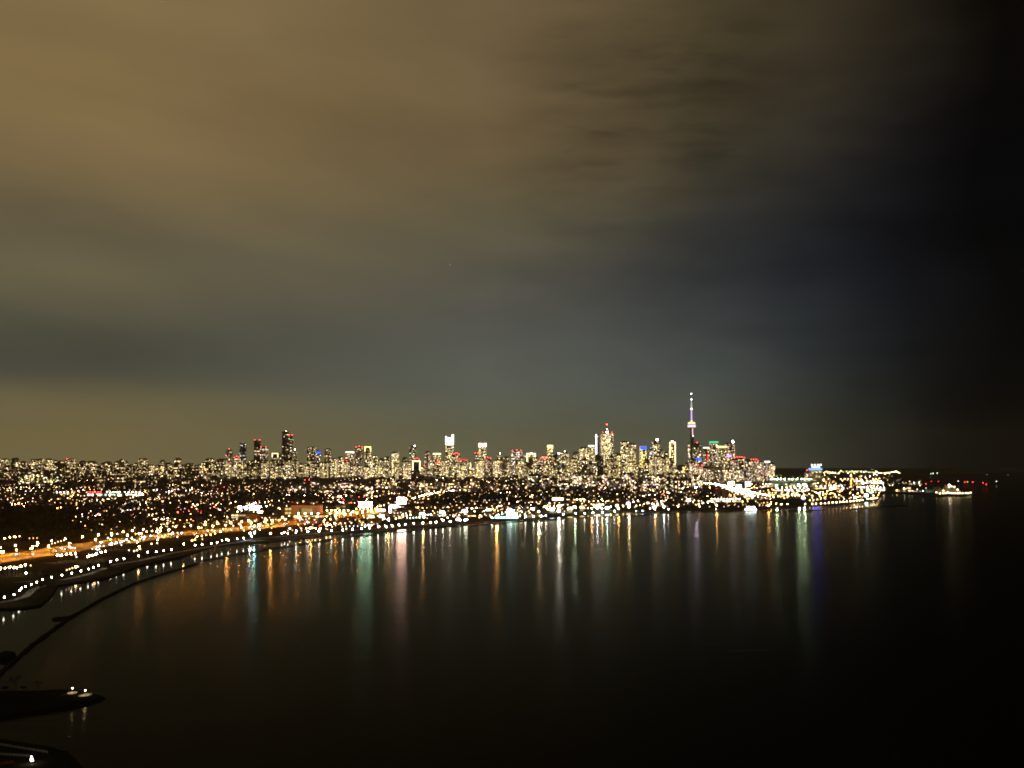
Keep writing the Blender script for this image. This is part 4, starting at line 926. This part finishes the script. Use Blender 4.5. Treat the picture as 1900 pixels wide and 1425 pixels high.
for line, n, grp, away in ((HWY, 44, 'cars on the left shore expressway', .5), (EXP1, 26, 'cars on the expressway bend', .4), (EXP3, 14, 'cars on the glaring stretch', .4), (EXP2, 10, 'cars on the slanting lane', .6)):
    P = poly_pts(line, 12)
    for i in range(n):
        j = random.randrange(1, len(P) - 1); t = (P[j + 1] - P[j - 1]).normalized(); nn = Vector((t.y, -t.x, 0)); aw = R() < away
        side = U(3, 14) * (1 if aw else -1)
        if line is not HWY: side *= .6
        p = P[j] + nn * side; p.z = 1.72; dr = t if aw else -t
        ang = math.atan2(dr.y, dr.x) + math.pi / 2
        car(p, ang, ('car with red tail lights showing' if aw else 'car with headlights showing') + ' on ' + {'cars on the left shore expressway': 'the amber shore expressway', 'cars on the expressway bend': 'the glaring expressway bend', 'cars on the glaring stretch': 'the stretch by the tall tower', 'cars on the slanting lane': 'the slanting yellow lane'}[grp], grp)

# ------------------------------------------------------------------ trees
def bare_tree_meshes(h, seed, leafy=False):
    rnd = random.Random(seed); tr = MB(); cr = MB()
    def grow(p, d, L, r, lev):
        q = p + d * L
        (tr if lev < 2 else cr).cyl(p, q, r, r * .62, 5 if lev < 2 else 3, 0, False)
        if lev >= 4:
            for k in range(3 if not leafy else 7):
                a = Vector((rnd.gauss(0, 1), rnd.gauss(0, 1), rnd.gauss(.3, 1))).normalized() * h * .05; s = Vector((rnd.gauss(0, 1), rnd.gauss(0, 1), rnd.gauss(0, 1))).normalized() * (h * (.004 if not leafy else .035))
                cr.tri(q, q + a + s, q + a - s)
            return
        for k in range(3 if lev < 3 else 3):
            ax = Vector((rnd.gauss(0, 1), rnd.gauss(0, 1), rnd.gauss(0, .4))).normalized()
            nd = (d + ax * rnd.uniform(.45, .8) + Vector((0, 0, .12))).normalized()
            grow(p + d * L * rnd.uniform(.7, 1.0), nd, L * rnd.uniform(.62, .82), r * .6, lev + 1)
    grow(Vector((0, 0, 0)), Vector((0, 0, 1)), h * .28, h * .022, 0)
    return tr.mesh('trunk', BARK), cr.mesh('crown', LEAF if leafy else TWIG)
BARE = [bare_tree_meshes(12, s) for s in (1, 2, 3)]; LEAFY = [bare_tree_meshes(11, s, True) for s in (4, 5, 6)]
def tree(p, var, sc_, lab, grp=None):
    root = thing('tree', lab, 'tree', p, U(0, 6.3), grp); root.scale = (sc_,) * 3
    link('trunk', var[0], root); link('crown', var[1], root)
for (u, vb), s, lab in (((30, 1288), 1.15, 'taller bare tree on the dark headland, lower left'), ((70, 1287), .85, 'smaller bare tree on the dark headland, lower left'), ((10, 1290), .6, 'shrubby tree at the left end of the headland'), ((44, 1288), .5, 'low bushy tree between the two bare trees on the headland')):
    p = gp(u, vb, 2.0); tree(p, BARE[0] if s > 1 else BARE[1] if s > .8 else LEAFY[0], s, lab)
for line, n, off, lab, grp in ((PATH1, 10, 22, 'dark shore tree behind the far left path', 'trees behind the far left path'), (PATH2, 9, 26, 'dark shore tree behind the western lamps', 'trees behind the western lamps'), (PATH3, 26, 22, 'dark tree between shore path and expressway at left', 'trees between path and expressway'),
                             (PATH4, 18, 30, 'dark tree behind the even lamp row', 'trees behind the even lamp row'), ([(830, 962), (920, 956)], 14, 14, 'dark tree on the grassy shore left of the teal pavilion', 'trees on the grassy shore'), ([(1155, 945), (1300, 939)], 16, 12, 'dark tree on the dim shore right of the lawn', 'trees on the dim shore'), ([(1415, 930), (1600, 924)], 18, 6, 'dark tree behind the right quay lamps', 'trees behind the right quay')):
    P = poly_pts(line, 8)
    for i in range(n):
        p = random.choice(P) + Vector((U(-8, 8), off + U(-8, 14), 0)); tree(p, random.choice(LEAFY + BARE[:1]), U(.7, 1.25), lab, grp)
# woodland that reads as one dark mass
b = MB(); rnd = random.Random(11)
def clump(p, h):
    b.cyl((p.x, p.y, 1.6), (p.x, p.y, 1.6 + h * .5), .4, .25, 4, 1, False)
    for k in range(26):
        q = Vector((rnd.gauss(0, 1), rnd.gauss(0, 1), rnd.gauss(0, 1))).normalized() * (rnd.random() ** .4)
        c = Vector((p.x + q.x * h * .38, p.y + q.y * h * .38, 1.6 + h * .62 + q.z * h * .38)); s = h * .13
        b.tri(c + Vector((rnd.gauss(0, s), rnd.gauss(0, s), rnd.gauss(0, s))), c + Vector((rnd.gauss(0, s), rnd.gauss(0, s), rnd.gauss(0, s))), c + Vector((rnd.gauss(0, s), rnd.gauss(0, s), rnd.gauss(0, s))))
for u0, u1, v0, v1, n in ((0, 260, 938, 1004, 900), (200, 420, 935, 985, 500), (440, 560, 884, 896, 500), (430, 600, 915, 936, 450), (800, 980, 916, 936, 420), (1000, 1160, 905, 932, 400), (1300, 1330, 905, 930, 120), (0, 400, 893, 912, 600)):
    for i in range(n): clump(gp(rnd.uniform(u0, u1), rnd.uniform(v0, v1), 1.6), rnd.uniform(9, 16))
tag(b.build('woodland', [LEAF, BARK]), 'dark wooded slopes between the lit districts', 'woodland', kind='stuff')
# low houses that read as one mass
b = MB()
for u0, u1, v0, v1, n in ((0, 400, 886, 935, 420), (150, 700, 928, 975, 380), (400, 700, 896, 935, 420), (700, 1000, 884, 935, 420), (1000, 1300, 890, 940, 420), (700, 1000, 940, 960, 110)):
    for i in range(n):
        p = gp(U(u0, u1), U(v0, v1), 1.6); wx, wy, h = U(4, 9), U(4, 9), U(5, 9)
        b.box(p.x - wx, p.x + wx, p.y - wy, p.y + wy, 1.6, 1.6 + h, random.choice((0, 0, 1)))
        b.quad((p.x - wx, p.y - wy, 1.6 + h), (p.x + wx, p.y - wy, 1.6 + h), (p.x + wx, p.y, 4.4 + h), (p.x - wx, p.y, 4.4 + h), 2)
        b.quad((p.x + wx, p.y + wy, 1.6 + h), (p.x - wx, p.y + wy, 1.6 + h), (p.x - wx, p.y, 4.4 + h), (p.x + wx, p.y, 4.4 + h), 2)
        if R() < .45:
            x = p.x + U(-.6, .6) * wx; b.quad((x - 1, p.y - wy - .1, 3.2), (x + 1, p.y - wy - .1, 3.2), (x + 1, p.y - wy - .1, 4.8), (x - 1, p.y - wy - .1, 4.8), 3)
tag(b.build('town_houses', [BRICK, CONC, DARK, G('warm', 9)]), 'mass of low dark houses across the lit slopes', 'houses', kind='stuff')

# ------------------------------------------------------------------ lower left details
def garden_lamp(u, v, lab, wpx):
    p = gp(u, v, 2.1); p.z = 2.05; root = thing('garden_lamp', lab, 'lamp', p)
    b = MB(); b.cyl((0, 0, 0), (0, 0, 3.2), .09, .07, 6); b.build('pole', METAL, root)
    b = MB(); b.lathe([(.05, 3.75), (.55, 3.3), (.6, 3.2)], 12); b.build('lamp_shade', METAL, root)
    b = MB(); b.ball((0, 0, 3.15), .38, k=8, rings=6, sz=.7); b.build('lamp_head', G('cream', 110, True), root)
    b = MB(); b.lathe([(3.1 * wpx / 11, .5), (3.0 * wpx / 11, .62), (.05, .66)], 20, sy=1.3); b.build('light_pool_disc', KERB, root)  # pale disc added under the lamp so a bright pool of light shows
garden_lamp(134, 1287.2, 'left one of two lamps lighting the dark headland', 9)
garden_lamp(158, 1291.5, 'right one of two lamps lighting the dark headland, nearer its tip', 12)
p = gp(58, 1418, 2.6); root = thing('garden_lamp', 'lone bright lamp at the bottom left shore corner', 'lamp', (p.x, p.y, 2.6))
b = MB(); b.cyl((0, 0, 0), (0, 0, 2.6), .1, .08, 6); b.build('pole', METAL, root)
b = MB(); b.cyl((0, 0, 1.2), (0, 0, 3.1), .32, .2, 8); b.ball((.5, 0, 1.5), .3, k=6); b.build('lamp_head', G('white', 60, True), root)
def railing(label, a, c):
    P, Q = gp(*a, 2.7), gp(*c, 2.7); root = thing('railing', label, 'railing', (P.x, P.y, 2.6)); Dv = Q - P; n = 14
    for i in range(n + 1):
        q = Dv * (i / n); b = MB(); b.cyl((q.x, q.y, -.3), (q.x, q.y, 1.05), .06, .06, 5); b.build('post', KERB, root)
    for z in (.55, 1.05):
        b = MB(); b.cyl((0, 0, z), (Dv.x, Dv.y, z), .09, .09, 5); b.build('rail', KERB, root)
railing('pale railing along the upper edge of the bottom left shore corner', (-30, 1379), (88, 1398))
railing('shorter pale railing just above the bottom left lamp', (-30, 1400), (56, 1405))
road('patio', [(-40, 1428), (0, 1422), (26, 1418)], 5, 'reddish paved patio in the bottom left corner', 1.15, REDPAVE)

# ------------------------------------------------------------------ distant aircraft
P = at(835, 491, 2500); root = thing('aircraft', 'tiny pale aircraft light high in the clouds left of centre', 'aircraft', P); root.scale = (.22,) * 3
b = MB(); b.cyl((-9, 0, 0), (9, 0, 0), 1.4, 1.0, 8); b.build('fuselage', PALE, root)
b = MB(); b.quad((-1.5, -13, .1), (2.5, 0, .1), (2.5, 0, -.2), (-1.5, -13, -.2)); b.box(-1.5, 2.0, -13, 13, -.15, .15); b.build('wing', PALE, root)
b = MB(); b.box(-9, -6.5, -.15, .15, .5, 4); b.build('tail_fin', PALE, root)
b = MB(); b.ball((3, -3, -1.5), 3.2); b.build('landing_light', G('cream', 1.1), root)

# ------------------------------------------------------------------ night haze
m = bpy.data.materials.new('night_haze'); m.use_nodes = True; nt = m.node_tree; nt.nodes.clear()
pv = nt.nodes.new('ShaderNodeVolumePrincipled'); pv.inputs['Color'].default_value = (.95, .93, .90, 1); pv.inputs['Density'].default_value = 1.0e-5; pv.inputs['Anisotropy'].default_value = .5
out = nt.nodes.new('ShaderNodeOutputMaterial'); nt.links.new(pv.outputs[0], out.inputs['Volume'])
b = MB(); b.box(-30500, 30500, -4500, 18900, -1.5, 640)
tag(b.build('haze', m), 'thin night haze over lake and city', 'haze', kind='stuff')
